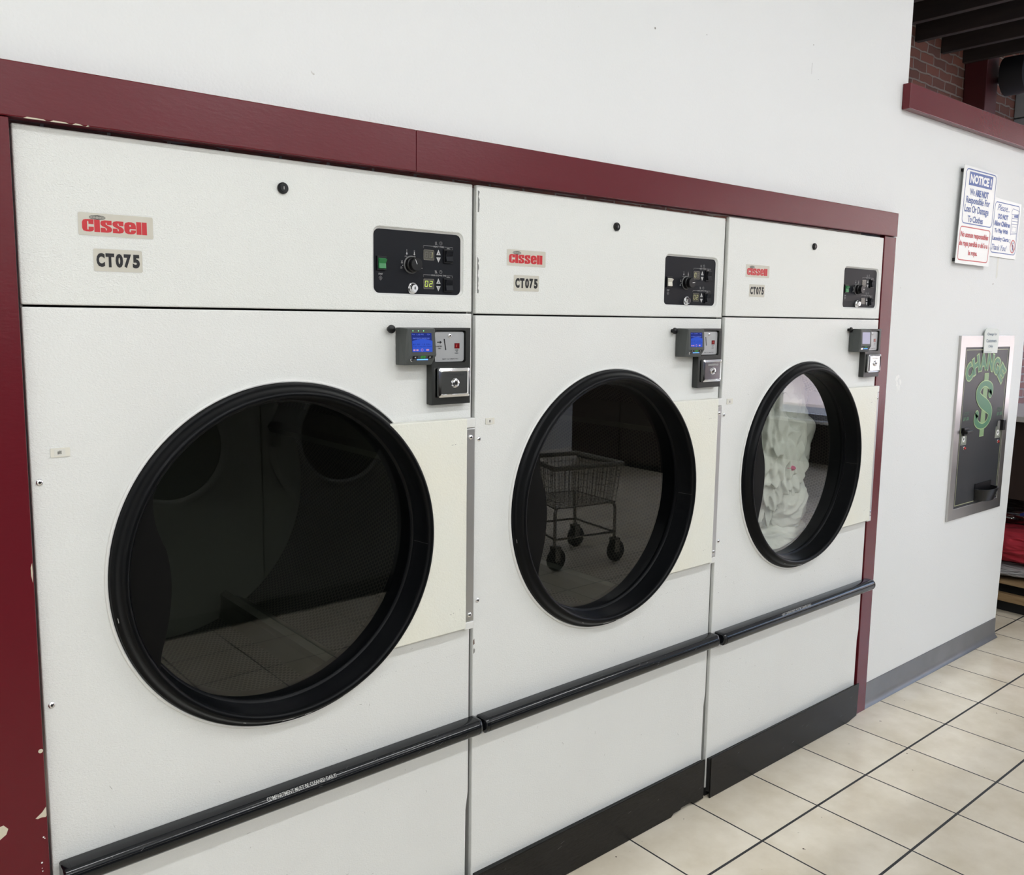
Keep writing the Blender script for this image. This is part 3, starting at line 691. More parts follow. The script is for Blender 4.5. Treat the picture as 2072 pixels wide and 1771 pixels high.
    # --- rubber door ring
    mb = MB()
    prof = [(.3700, .0), (.3702, -.0060), (.3685, -.0105), (.3650, -.0120), (.3625, -.0140), (.3600, -.0185), (.3585, -.0235), (.3555, -.0290), (.3520, -.0335), (.3470, -.0350), (.3415, -.0330), (.3385, -.0285), (.3375, -.0220),
            (.3358, -.008), (.3330, .010), (.3305, .019), (.3330, .021), (.3325, .025), (.3295, .0275), (.3265, .0285), (.3255, .0310), (.3255, .085), (.3420, .085), (.3420, .0)]
    mb.lathe(prof, CX, CZ, rubber, 160, closed=True)
    mb.add([(CX+r*math.cos(a_), y_, CZ+r*math.sin(a_)) for r, y_ in ((.3382, -.0285), (.3303, .0180)) for a_ in (-.075, -.0715)], [(0, 1, 3, 2)], mat('ring_joint', (.035, .035, .035), .5))
    rr = random.Random(idx+40)
    for a_, L_, r_, y_ in ((3.31, .03, .3640, -.0131), (4.60, .09, .3575, -.0262), (4.75, .05, .3575, -.0262), (5.02, .03, .3575, -.0262), (4.35, .02, .3560, -.0285)):
        if idx == 2 and a_ < 4: continue
        mb.add([(CX+(r_+dr_)*math.cos(a_+q), y_-(.0004 if dr_ else .0008), CZ+(r_+dr_)*math.sin(a_+q)) for dr_, q in ((.0008, 0), (.0008, L_), (-.0004, L_*.9), (-.0006, L_*.1))], [(0, 3, 2, 1)], lscuff)
    ring = mb.build('door_ring', root, smooth=True, ang=40)
    # --- glass
    mb = MB(); mb.lathe([(.0001, .030), (.3262, .030), (.3262, .035), (.0001, .035)], CX, CZ, glass_dark, 96); mb.build('door_glass', root)
    # --- pull handle
    H_ = [(.2085, 1.2780), (.2120, 1.2690), (.2045, 1.2560), (.2018, 1.2400), (.2030, 1.2120), (.2080, 1.1850), (.2160, 1.1620), (.2240, 1.1400), (.2296, 1.1080), (.2314, 1.0750), (.2292, 1.0400), (.2241, 1.0020), (.2174, .9735), (.2095, .9460), (.2055, .9260), (.2052, .9020), (.2085, .8900)]
    H_ = catmull(H_, 4)
    aa = math.atan2(.8900-CZ, .2085-CX); ab = math.atan2(1.2780-CZ, .2085-CX)
    if aa < 0: aa += 2*PI
    arc = [(CX+.3395*math.cos(aa+(ab-aa)*i/24), CZ+.3395*math.sin(aa+(ab-aa)*i/24)) for i in range(25)]
    mb = MB(); mb.plate(H_+arc[1:-1], -.019, -.013, rubber2); mb.build('door_handle', root, bevel=.0012)
    # --- hinge
    mb = MB(); x0_, x1_ = .9455, .9735
    for a, b_, m_ in ((1.3290, 1.3525, edge_w), (.8390, 1.3275, alum), (.8180, .8375, edge_w)): mb.box(x0_, x1_, -.020, -.003, a, b_, m_)
    hg = mb.build('hinge', root, bevel=.002)
    hg['label'] = 'satin aluminium hinge strip with white end caps'
    for z_ in (1.3060, .8560):
        sb = MB(); screw(sb, .9595, -.020, z_, .0062); sb.build('screw', hg, smooth=True)
    # --- card reader
    mb = MB()
    bk = [(.7560, -.002, 1.4870), (.8440, -.002, 1.4860), (.8440, -.002, 1.5715), (.7560, -.002, 1.5715)]
    mid = [(.7565, -.016, 1.4870), (.8440, -.016, 1.4860), (.8440, -.016, 1.5720), (.7565, -.016, 1.5720)]
    frt = [(.7640, -.046, 1.5090), (.8395, -.046, 1.5090), (.8340, -.046, 1.5700), (.7595, -.046, 1.5700)]
    low = [(.7555, -.040, 1.4875), (.8275, -.040, 1.4865)]
    mb.hexa(mid, bk, rgrey)
    vs = mid+[low[0], low[1], frt[0], frt[1], frt[2], frt[3]]
    mb.add(vs, [(6, 7, 8, 9), (4, 5, 7, 6), (0, 1, 5, 4), (3, 9, 8, 2), (0, 4, 6, 9, 3), (1, 2, 8, 7, 5)], rgrey)
    rd = mb.build('card_reader', root, bevel=.0016, seg=2)
    sb = MB(); yf = -.0463
    if idx < 2:
        sb.add([(.7725, yf, 1.5170), (.8278, yf, 1.5165), (.8243, yf, 1.5598), (.7694, yf, 1.5600)], [(0, 1, 2, 3)], scrd)
        A_ = [(.7722+.055*i/10, yf-.0002, (1.5420+.0045*math.sin(PI*i/10))) for i in range(11)]
        sb.add([(.7729, yf-.0002, 1.5174), (.8274, yf-.0002, 1.5169)]+list(reversed(A_)), [tuple(range(13))], scrb)
        yt = yf-.0004
        for t, x0_, x1_, z_ in (('Top', .7705, .7790, 1.5550), ('1:10 PM', .7840, .8020, 1.5550), ('7:24', .8120, .8200, 1.5550), ('PAYMENTS MADE EASY', .7735, .8205, 1.5462)): text(sb, t, x0_, x1_, z_, z_+.0032, yt, scrl)
        for t, x0_, x1_, z_ in (('$1.00  / 4 Min', .7740, .8215, 1.5325), ('Tap, Coin Or Card', .7740, .8240, 1.5275)): text(sb, t, x0_, x1_, z_, z_+.0034, yt, scrd)
        for cx_ in (.7748, .7830): sb.add([(a, yt, b_) for a, b_ in rrect(cx_, cx_+.006, 1.5195, 1.5230, .001, 3)], [tuple(range(16))], scrr)
        loop(sb, circ(.7988, 1.5215, .0032, 14), .0009, yt, scrr); sb.add([(a, yt, b_) for a, b_ in rrect(.8100, .8180, 1.5195, 1.5235, .0014, 3)], [tuple(range(16))], scrr)
    else:
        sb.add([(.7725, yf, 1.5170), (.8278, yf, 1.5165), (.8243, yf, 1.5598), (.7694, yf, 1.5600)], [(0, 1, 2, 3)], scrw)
    sb.build('screen', rd)
    for q, x_ in enumerate((.7740, .7888, .8030, .8180)):
        lb = MB(); lb.add([(a, yf, b_) for a, b_ in circ(x_, 1.5648, .0011, 10)], [tuple(range(10))], ledg if (idx == 0 and q < 3) else mat('led_off', (.05, .12, .07), .4)); lb.build('status_light', rd)
    # buttons sit on the lower sloping face
    def fa(x, z): return -.046-.0008+(.006*(1.5090-z)/.022 if z < 1.509 else 0)
    for q, (x_, m_) in enumerate(((.7805, blackp), (.8020, mat('button_green', (.03, .17, .03), .35, emit=(.03, .25, .03), estr=.35)), (.8218, blackp))):
        bb = MB(); R2 = rrect(x_-.0068, x_+.0068, 1.5015, 1.5082, .002, 4)
        bb.add([(a, fa(a, b_), b_) for a, b_ in R2], [tuple(range(len(R2)))], m_)
        if q != 1:
            sg = -1 if q == 0 else 1
            bb.add([(x_-sg*.0022, fa(0, 1.5068)-.0003, 1.5068), (x_+sg*.0022, fa(0, 1.505)-.0003, 1.5049), (x_-sg*.0022, fa(0, 1.503)-.0003, 1.5030)], [(0, 1, 2) if sg < 0 else (2, 1, 0)], printw)
        else: loop(bb, [(a, b_) for a, b_ in circ(x_, 1.5048, .0020, 10)], .0005, fa(0, 1.506)-.0006, printd)
        bb.build('reader_button', rd)
    lb = MB(); lb.add([(.7862, fa(0, 1.4985), 1.4985), (.8165, fa(0, 1.4985), 1.4985), (.8165, fa(0, 1.5002), 1.5005), (.7862, fa(0, 1.5002), 1.5005)], [(0, 1, 2, 3)], ledb)
    lb.build('light_bar', rd)
    lb = MB(); lb.lathe([(.0044, -.040), (.0044, -.0455), (.0034, -.0470), (.0001, -.0470)], .7718, 1.4995, chrome, 20); lb.build('reader_lock', rd, smooth=True)
    # --- coin meter
    mb = MB(); y1_ = -.021
    fo = rrect(.8430, .9560, 1.3905, 1.5715, .003, 3)
    mb.plate(fo, -.010, .002, cast, [])
    # raised frame around wells
    mb.plate([(.8430, 1.3905), (.9560, 1.3905), (.9560, 1.5715), (.8430, 1.5715)], y1_, -.009, cast, [list(reversed(rrect(.8525, .9430, 1.4890, 1.5650, .006, 5))), list(reversed(rrect(.8535, .9475, 1.4080, 1.4770, .003, 3)))])
    cm_ = mb.build('coin_meter', root, bevel=.0015)
    mb = MB(); yp = -.0155
    mb.plate(rrect(.8545, .9405, 1.4915, 1.5620, .0065, 5), yp, -.009, sgrey)
    ff = yp-.0003
    text(mb, 'SET-O-MATIC', .8770, .9240, 1.4965, 1.4990, ff, printd, .02)
    for t, z_, w_ in (('DOOR', 1.5172, .0100), ('TO', 1.5135, .0050), ('START', 1.5098, .0115)): text(mb, t, .9190-w_/2, .9190+w_/2, z_, z_+.0025, ff, printd, .02)
    text(mb, 'QUARTERS', .8560, .8760, 1.5262, 1.5294, ff, printd, .02); text(mb, 'ONLY', .8640, .8740, 1.5215, 1.5245, ff, printd, .02)
    ribbon(mb, [(.8620, 1.5375), (.8712, 1.5375)], .0022, ff, printd, False); mb.add([(.8700, ff, 1.5335), (.8755, ff, 1.5375), (.8700, ff, 1.5415)], [(0, 1, 2)], printd)
    mb.hexa([(.8808, ff, 1.5455), (.8838, ff, 1.5455), (.8885, ff, 1.5190), (.8855, ff, 1.5190)][::-1], [(.8808, ff+.001, 1.5455), (.8838, ff+.001, 1.5455), (.8885, ff+.001, 1.5190), (.8855, ff+.001, 1.5190)][::-1], printd)
    cpn = mb.build('coin_plate', cm_); cpn['label'] = 'satin silver coin slot plate'
    mb = MB(); mb.plate([(.9125, 1.5225), (.9270, 1.5225), (.9270, 1.5350), (.9125, 1.5350)], ff-.0006, ff+.001, redw); ribbon(mb, [(.9185, 1.5255), (.9190, 1.5320)], .0010, ff-.0009, redl, False); mb.build('price_window', cm_)
    mb = MB(); screw(mb, .8985, yp, 1.5530, .0052); mb.build('screw', cm_, smooth=True)
    # chrome cash box
    mb = MB(); O = rrect(.8560, .9470, 1.4085, 1.4765, .004, 4); I = rrect(.8620, .9415, 1.4140, 1.4705, .003, 4); n_ = len(O)
    I2 = rrect(.8640, .9395, 1.4160, 1.4690, .003, 4)
    mb.add([(x_, -.020, z_) for x_, z_ in O]+[(x_, -.031, z_) for x_, z_ in O]+[(x_, -.034, z_) for x_, z_ in I]+[(x_, -.0315, z_) for x_, z_ in I2],
           [(i, (i+1) % n_, n_+(i+1) % n_, n_+i) for i in range(n_)]+[(n_+i, n_+(i+1) % n_, 2*n_+(i+1) % n_, 2*n_+i) for i in range(n_)]+[(2*n_+i, 2*n_+(i+1) % n_, 3*n_+(i+1) % n_, 3*n_+i) for i in range(n_)]+[tuple(range(3*n_, 4*n_))], chrome)
    mb.lathe([(.0001, -.0315), (.0115, -.0316), (.0095, -.0355), (.0060, -.0365), (.0050, -.0350), (.0001, -.0350)], .9035, 1.4415, chrome, 28)
    mb.add([(a, -.0353, b_) for a, b_ in circ(.9035, 1.4415, .0030, 12)], [tuple(range(12))], printd)
    text(mb, 'GREENWALD', .8790, .9300, 1.4580, 1.4640, -.0320, lscuff if idx else mat('embossed', (.6, .6, .6), .2, 1.), .02)
    bx = mb.build('cash_box', cm_, smooth=True, ang=30); bx['label'] = 'polished chrome cash box'
    # --- bumper rail
    mb = MB(); xa, xb = .0120, (.9880, .9840, .9930)[idx]; rs = []
    N = 20
    RC, RY, RZ = .0225, -.0265, .5580
    pf = [(-.0045, RZ+.019), (-.016, RZ+.0198)]
    for i in range(N+1):
        an = math.radians(62-124*i/N); pf.append((RY-RC*math.cos(an), RZ+RC*math.sin(an)))
    pf += [(-.016, RZ-.0198), (-.0045, RZ-.019)]
    # small step along the middle of the rail
    pf2 = []
    for y_, z_ in pf: pf2.append((y_, z_))
    stations = [(xa-.001, .80), (xa, .90), (xa+.002, .98), (xa+.010, 1.0), (xa+.0101, .985), (xa+.012, .985), (xa+.0121, 1.0), (xb-.012, 1.0), (xb-.0119, .985), (xb-.010, .985), (xb-.0099, 1.0), (xb-.002, .98), (xb, .92), (xb+.001, .82)]
    vs = []; n_ = len(pf2)
    for x_, k_ in stations:
        for y_, z_ in pf2: vs.append((x_, -.0045+(y_+.0045)*k_, RZ+(z_-RZ)*k_))
    fs = []
    for i in range(len(stations)-1):
        for j in range(n_-1): fs.append((i*n_+j, i*n_+j+1, (i+1)*n_+j+1, (i+1)*n_+j))
    fs.append(tuple(range(n_))); fs.append(tuple(reversed(range((len(stations)-1)*n_, len(stations)*n_))))
    mb.add(vs, fs, tubeb)
    # raised bead line
    bm_ = [(x_, RY-RC*math.cos(.35)+.0004, RZ+RC*math.sin(.35)) for x_ in (xa+.014, xb-.014)]; mb.tube(bm_, .0009, tubeb, 8)
    def onrail(x_, z_):
        a_ = (z_-RZ)/RC; return (x_, RY-(RC+.0006)*math.cos(a_), RZ+(RC+.0006)*math.sin(a_))
    if idx == 0: text(mb, 'COMPARTMENT MUST BE CLEANED DAILY!', .4050, .5700, .5705, .5790, 0, mat('rail_text', (.50, .50, .48), .5), .012, fn=onrail)
    if idx == 2: text(mb, 'LINT COMPARTMENT MUST BE CLEANED DAILY', .3450, .5300, .5710, .5790, 0, mat('rail_text', (.50, .50, .48), .5), .0, fn=onrail)
    rr = random.Random(idx+70)
    for k in range(22):
        x_ = rr.choice([rr.uniform(.02, .95), rr.uniform(.8, .97), rr.uniform(.57, .75)]); z_ = rr.uniform(.545, .585); L_ = rr.uniform(.001, .012); an = rr.uniform(-.3, 1.3)
        P4 = [(x_, z_), (x_+L_*math.cos(an), z_+L_*math.sin(an)*.6), (x_+L_*math.cos(an)-.0004, z_+L_*math.sin(an)*.6+.0005), (x_-.0003, z_+.0005)]
        mb.add([onrail(*p) for p in P4], [(0, 1, 2, 3)], mat('rail_scratch', (.12, .12, .12), .5))
    bo = mb.build('bumper_rail', root, smooth=True, ang=50)
    # --- kick plate
    mb = MB()
    if idx == 1: K = [(.005, .001), (.800, .001), (.812, .010), (.845, .0105), (.850, .016), (.905, .017), (.915, .007), (.965, .008), (.968, .143), (.005, .139)]
    elif idx == 2: K = [(.004, .001), (.900, .001), (.925, .006), (.962, .012), (.967, .147), (.004, .143)]
    else: K = [(.006, .001), (.968, .001), (.968, .139), (.006, .139)]
    mb.plate(K, -.020, -.0145, kick); mb.plate([(K[0][0]+.001, .02), (.966, .02), (.966, .136), (K[0][0]+.001, .136)], -.0145, -.0005, darkgap)
    for k in range(9): x_ = rr.uniform(.05, .95); z_ = rr.uniform(.03, .13); L_ = rr.uniform(.001, .02); mb.flat([(x_, z_), (x_+L_, z_+L_*.25), (x_+L_, z_+L_*.25+.0006), (x_, z_+.0007)], -.0203, mat('rail_scratch', (.12, .12, .12), .5))
    kp = mb.build('kick_plate', root, bevel=.0012)
    mb = MB(); mb.box(.004, wd-.004, .002, .030, .0, .032, darkgap); mb.build('base_rail', root)
    # --- drum
    R0, Y0_, Y1_ = .425, .10, .80
    me = bpy.data.meshes.new('drum'); bm = bmesh.new(); uvl = bm.loops.layers.uv.new('UVMap'); SEG = 120; prev = None
    rings = []
    for y_ in (Y0_, Y1_): rings.append([bm.verts.new((CX+R0*math.cos(2*PI*i/SEG), y_, CZ+R0*math.sin(2*PI*i/SEG))) for i in range(SEG)])
    ns = round(2*PI*R0/.0125)
    for i in range(SEG):
        j = (i+1) % SEG; f = bm.faces.new((rings[0][i], rings[0][j], rings[1][j], rings[1][i])); f.smooth = True
        for lp, (u, v_) in zip(f.loops, ((i/SEG, 0), ((i+1)/SEG, 0), ((i+1)/SEG, 1), (i/SEG, 1))): lp[uvl].uv = (u*ns, v_*(Y1_-Y0_)/.0125)
    bm.to_mesh(me); bm.free(); me.materials.append(drumw)
    dm = bpy.data.objects.new('drum', me); COL.objects.link(dm); dm.parent = root
    mb = MB(); mb.disc(R0+.001, Y1_, CX, CZ, drumb, 96); 
    dl = MB(); dl.lathe([(R0, Y0_), (.342, Y0_-.004), (.342, .086)], CX, CZ, mat('drum_lip', (.04, .04, .04), .5, .5), 96); dl.build('drum_lip', dm, smooth=True)
    mb.build('drum_back', dm, smooth=True)
    for q in range(4):
        a_ = math.radians(27+90*q); u_ = Vector((math.cos(a_), 0, math.sin(a_))); v_ = Vector((-math.sin(a_), 0, math.cos(a_))); c_ = Vector((CX, 0, CZ))
        mb = MB(); pts = []
        for y_ in (Y0_+.015, Y1_-.002):
            for r_, w_ in ((R0-.001, .050), (R0-.045, .018), (R0-.066, .010), (R0-.066, -.010), (R0-.045, -.018), (R0-.001, -.050)): pts.append(c_+u_*r_+v_*w_+Vector((0, y_, 0)))
        mb.add(pts, [(i, i+1, i+7, i+6) for i in range(5)]+[(5, 4, 3, 2, 1, 0), (6, 7, 8, 9, 10, 11)], drumb)
        mb.build('drum_rib', dm)
    return root
DRY = [dryer(0, 0, 0, .9765, 0, 'nearest and leftmost white tumble dryer, empty drum, number 80 plate beside its door'),
       dryer(1, .984, -.003, .980, -.007, 'middle white tumble dryer of the row, the only one with an ivory start switch'),
       dryer(2, 1.971, -.010, .972, .003, 'farthest white tumble dryer of the row, with white blanket behind its glass')]

# ------------------------------------------------------------------ cloth
def cloth_blob(name, c, rad, m, seed, amp, freq, parent=None, seg=(150, 110), fold=None, clampf=None, extra=None, ridge=.5):
    me = bpy.data.meshes.new(name); vs = []; fs = []; U, V = seg; off = Vector((seed*3.1, seed*1.7, seed*.9))
    for j in range(V+1):
        th = PI*j/V
        for i in range(U):
            ph = 2*PI*i/U; nrm = Vector((math.sin(th)*math.cos(ph), math.sin(th)*math.sin(ph), math.cos(th)))
            q = nrm*freq+off
            wv = Vector((noise.noise(q*.8), noise.noise(q*.8+Vector((9, 0, 0))), noise.noise(q*.8+Vector((0, 9, 0)))))
            k = noise.noise(q*.5)*.9
            a_ = 1-abs(noise.noise(q+wv*1.6))*2; b_ = 1-abs(noise.noise(q*2.1+wv*2.4))*2
            h = k*.5+a_*ridge+b_*ridge*.4
            if fold: h += fold(nrm, wv)
            p = Vector((c[0]+nrm.x*rad[0]*(1+h*amp), c[1]+nrm.y*rad[1]*(1+h*amp), c[2]+nrm.z*rad[2]*(1+h*amp)))
            if clampf: p = clampf(p)
            vs.append(p)
    for j in range(V):
        for i in range(U):
            a_ = j*U+i; b_ = j*U+(i+1) % U; fs.append((a_, a_+U, b_+U, b_))
    me.from_pydata(vs, [], fs); me.materials.append(m)
    me.polygons.foreach_set('use_smooth', [True]*len(me.polygons)); me.update()
    o = bpy.data.objects.new(name, me); COL.objects.link(o)
    if parent: o.parent = parent
    return o
DX, DY = 1.971, -.010
def in_drum(p):
    v = Vector((p.x-DX-CX, p.z-CZ)); r = v.length
    if r > .405: v *= .405/r; p.x = DX+CX+v.x; p.z = CZ+v.y
    p.y = max(p.y, DY+.102); return p
bl = empty('blanket', (DX+.45, DY+.3, .70))
tag(bl, 'white fluffy blanket bunched up inside the farthest dryer, seen through its glass', 'blanket')
def place(o): o.parent = bl; o.matrix_parent_inverse = Matrix.Translation(-bl.location); return o
cl = cloth_blob('hanging_folds', (DX+.575, DY+.240, 1.155), (.200, .115, .290), bedding, 4.2, .36, 1.9, clampf=in_drum, seg=(340, 240), ridge=.55,
                fold=lambda n_, w_: -.45+.34*abs(math.sin(6.5*n_.x+4.5*w_.x+2.6*n_.z*n_.x))+.22*abs(math.sin(12*n_.x+3*n_.z+7*w_.z))+.25*abs(math.sin(9*(n_.z+.3)**2+5*n_.x+4*w_.y)))
place(cl)
place(cloth_blob('trailing_end', (DX+.690, DY+.200, .890), (.105, .075, .110), bedding, 8.1, .26, 1.2, clampf=in_drum, seg=(120, 90)))
place(cloth_blob('lower_bundle', (DX+.640, DY+.220, .745), (.200, .105, .070), bedding, 2.3, .26, 1.25, clampf=in_drum, seg=(200, 110)))
pk = place(cloth_blob('pink_patch', (DX+.600, DY+.142, 1.050), (.022, .040, .013), pinkc, 1.3, .3, 1.6, seg=(40, 30))); pk['label'] = 'small pink fabric patch'

# ------------------------------------------------------------------ change machine
r = empty('change_machine', (4.0, WY, .70)); tag(r, 'black bill change machine with steel frame and green dollar sign in the white wall', 'change machine')
def pt(o): o.parent = r; o.matrix_parent_inverse = Matrix.Translation(-r.location); return o
mb = MB()
mb.plate([(3.7050, .7000), (4.2890, .6960), (4.2990, 1.5420), (3.7080, 1.5425)], -.001, WY, steel, [list(reversed([(3.7580, .7500), (4.2410, .7470), (4.2490, 1.4880), (3.7620, 1.4900)]))])
pt(mb.build('steel_frame', bevel=.001))
mb = MB(); mb.plate([(3.7575, .7495), (4.2415, .7465), (4.2495, 1.4885), (3.7615, 1.4905)], .001, WY, cmface)
fc = pt(mb.build('face_panel'))
mb = MB()
loop(mb, [(3.7690, .7620), (4.2300, .7590), (4.2380, 1.4780), (3.7725, 1.4800)], .0045, .0004, gborder)
# arched word CHANGE
ARC = [('C', 3.8180, 1.3750, -38, .072), ('H', 3.8870, 1.4080, -21, .070), ('A', 3.9620, 1.4220, -6, .072), ('N', 4.0400, 1.4190, 10, .070), ('G', 4.1150, 1.4000, 24, .070), ('E', 4.1800, 1.3620, 38, .064)]
for ch, x_, z_, rot_, w_ in ARC:
    a_ = math.radians(-rot_); H_ = .078
    for bd, m_, yy in ((.085, gout, .0002), (.045, gdark, -.0002)):
        gr_ = 1.14 if m_ is gout else .98
        text(mb, ch, -w_/2*gr_, w_/2*gr_, -H_/2*gr_, H_/2*gr_, 0, m_, bd, fn=lambda u, v_: (x_+u*math.cos(a_)-v_*math.sin(a_), yy, z_+u*math.sin(a_)+v_*math.cos(a_)))
# dollar sign
for dx_ in (0,):
    mb.add([(3.9800, .0002, 1.0690), (4.0270, .0002, 1.0690), (4.0330, .0002, 1.3680), (3.9860, .0002, 1.3680)], [(0, 1, 2, 3)], gout)
    mb.add([(3.9830, .0000, 1.0720), (4.0240, .0000, 1.0720), (4.0300, .0000, 1.3650), (3.9890, .0000, 1.3650)], [(0, 1, 2, 3)], gbar)
    for q in (.25, .5, .75): ribbon(mb, [(3.9830+.041*q, 1.072), (3.9890+.041*q, 1.365)], .0022, -.0002, gout, False)
S_ = [(4.0645, 1.2687, .034), (4.073, 1.2912, .036), (4.0482, 1.3098, .030), (4.0009, 1.3200, .022), (3.9589, 1.3090, .028), (3.931, 1.2848, .036), (3.9398, 1.2579, .044), (3.9774, 1.2341, .054), (4.0298, 1.214, .054), (4.0724, 1.1893, .044), (4.0780, 1.1632, .034), (4.0633, 1.1400, .026), (4.0326, 1.1230, .022), (3.9922, 1.1184, .022), (3.9494, 1.1300, .028), (3.9240, 1.1529, .034), (3.9331, 1.1771, .032)]
S_ = catmull(S_, 6)
ribbon(mb, [p[:2] for p in S_], [p[2]+.009 for p in S_], -.0004, gout); ribbon(mb, [p[:2] for p in S_], [p[2] for p in S_], -.0008, gdark)
# faded captions and bill pictures
for x_, z_ in ((3.8215, 1.1880), (4.1925, 1.1910)):
    text(mb, 'ACCEPTS', x_-.030, x_+.030, z_-.008, z_+.008, .0002, gdim, .03, .2)
    text(mb, '$1 $5', x_-.030, x_+.030, z_-.034, z_-.016, .0002, mat('faded_green2', (.07, .19, .10), .5), .05, .1)
for x_, z_ in ((3.8120, 1.0700), (4.1900, 1.0740)):
    mb.add([(x_-.030, .0002, z_-.026), (x_+.030, .0002, z_-.026), (x_+.033, .0002, z_+.030), (x_-.027, .0002, z_+.030)], [(0, 1, 2, 3)], bill)
    loop(mb, [(x_-.026, z_-.022), (x_+.026, z_-.022), (x_+.029, z_+.026), (x_-.023, z_+.026)], .003, 0, billd)
    mb.add([(a, -.0001, b_) for a, b_ in circ(x_+.001, z_+.001, .014, 20)], [tuple(range(20))], smear); mb.add([(a, -.0003, b_) for a, b_ in circ(x_+.001, z_+.001, .006, 14)], [tuple(range(14))], billd)
pg = mb.build('printed_artwork'); pg.parent = fc
# bill slots
mb = MB(); mb.box(3.7850, 3.8500, -.026, .0005, 1.0980, 1.1120, blackp); mb.box(3.7860, 3.8300, -.012, .0005, 1.1130, 1.1240, blackp); mb.box(3.7900, 3.8380, -.010, .0005, 1.0880, 1.0975, blackp); pt(mb.build('bill_acceptor', bevel=.002))
mb = MB(); mb.box(4.2080, 4.2360, -.016, .0005, 1.0850, 1.1360, blackp); mb.box(4.1760, 4.2050, -.003, .0005, 1.0880, 1.1320, patch); pt(mb.build('bill_acceptor', bevel=.002))
for x_, z_ in ((3.8205, 1.0290), (4.1950, 1.0300)):
    mb = MB(); mb.lathe([(.0075, .001), (.0075, -.004), (.0050, -.009), (.0001, -.010)], x_, z_, mat('red_lamp', (.35, .03, .03), .2), 20); mb.lathe([(.0085, .001), (.0085, -.002), (.0075, -.003)], x_, z_, chrome, 20); pt(mb.build('return_button', smooth=True))
mb = MB()
# coin cup
n_ = 14; top = []; bot = []
for i in range(n_+1):
    a_ = PI*i/n_; top.append((4.065-.095*math.cos(a_), .001-.062*math.sin(a_)**.7 if 0 < i < n_ else .001, .8200)); bot.append((4.065-.075*math.cos(a_), .001-.045*math.sin(a_)**.7 if 0 < i < n_ else .001, .7620))
ti = [(4.065+(p[0]-4.065)*.92, .001+(p[1]-.001)*.90, .8200) for p in top]; tb = [(4.065+(p[0]-4.065)*.80, .001+(p[1]-.001)*.6, .775) for p in top]
k = n_+1
mb.add(bot+top+ti+tb, [(i, i+1, k+i+1, k+i) for i in range(n_)]+[(k+i, k+i+1, 2*k+i+1, 2*k+i) for i in range(n_)]+[(2*k+i, 2*k+i+1, 3*k+i+1, 3*k+i) for i in range(n_)]+[tuple(range(3*k, 4*k)), tuple(reversed(range(k)))], blackp)
mb.box(3.975, 4.155, -.002, .0005, .76, .845, blackp)
pt(mb.build('coin_cup', smooth=True, ang=40))
r = empty('notice_sticker', (4.015, -.003, 1.46)); 
mb = MB(); mb.plate([(3.9440, 1.4620), (4.0960, 1.4600), (4.1000, 1.5560), (4.0930, 1.5690), (4.0750, 1.5740), (3.9650, 1.5760), (3.9500, 1.5690), (3.9400, 1.5540)], -.0045, -.0015, paper)
st = pt(mb.build('film'))
mb = MB(); ink = mat('sticker_ink', (.06, .12, .20), .5)
for t, x0_, x1_, z_ in (('Change for', 3.968, 4.075, 1.5400), ('Customers', 3.962, 4.074, 1.5110), ('Only', 3.990, 4.040, 1.4835)): text(mb, t, x0_, x1_, z_, z_+.0160, -.0050, ink, .01)
text(mb, 'iiiiiiiiiiiii', 3.946, 4.030, 1.4650, 1.4690, -.0050, ink)
pt(mb.build('lettering'))
tag(r, 'clear sticker reading Change for Customers Only stuck over the top of the change machine', 'sticker')

# ------------------------------------------------------------------ wall signs
def sign(name, label, loc): 
    e_ = empty(name, loc); tag(e_, label, 'sign'); return e_
r = sign('notice_sign', 'white NOTICE sign in blue and red lettering, the larger left one of two', (3.745, WY, 1.852))
mb = MB(); mb.plate([(3.5640, 1.8535), (3.9035, 1.8515), (3.9245, 2.2600), (3.5860, 2.2655)], -.011, -.008, signw); bd_ = pt(mb.build('board', bevel=.0006))
for a_, b_, c_, e_ in ((3.580, 3.60, 1.862, 1.876), (3.600, 3.62, 2.240, 2.252), (3.88, 3.90, 1.865, 1.885), (3.89, 3.91, 2.235, 2.252)):
    mb = MB(); mb.box(a_, b_, -.008, WY, c_, e_, blackm); pt(mb.build('mounting_pad'))
mb = MB(); ysn = -.0114
def skew(x0, z0, k): return lambda u, v_: (u+(v_-z0)*k, ysn, v_)
sk = .052
def qd(pts, m_, yy=None): mb.add([(a, yy or ysn, b_) for a, b_ in pts], [tuple(range(len(pts)))], m_)
def srr(x0, x1, z0, z1, r_): return [(a+(b_-z0)*sk, b_) for a, b_ in rrect(x0, x1, z0, z1, r_, 5)]
loop(mb, srr(3.5930, 3.9035, 2.0230, 2.2545, .022), .0045, ysn, sblue)
loop(mb, srr(3.5780, 3.8870, 1.8670, 2.0120, .018), .0045, ysn, sred)
qd([(3.6370, 2.1865), (3.8730, 2.1875), (3.8790, 2.2440), (3.6410, 2.2430)], sblue, ysn)
ysn = -.0117; text(mb, 'NOTICE !', 3.6470, 3.8650, 2.1960, 2.2340, 0, signw, .05, fn=skew(0, 2.19, sk))
text(mb, 'We', 3.6560, 3.7000, 2.1460, 2.1740, 0, sblue, .012, fn=skew(0, 2.15, sk)); text(mb, 'ARE NOT', 3.7080, 3.8430, 2.1440, 2.1740, 0, sblue, .05, fn=skew(0, 2.15, sk))
for t, x0_, x1_, z0_, z1_ in (('Responsible For', 3.6220, 3.8630, 2.1020, 2.1400), ('Loss Or Damage', 3.6120, 3.8560, 2.0640, 2.1040), ('To Clothes', 3.6520, 3.8050, 2.0320, 2.0600)): text(mb, t, x0_, x1_, z0_, z1_, 0, sblue, .022, fn=skew(0, z0_, sk))
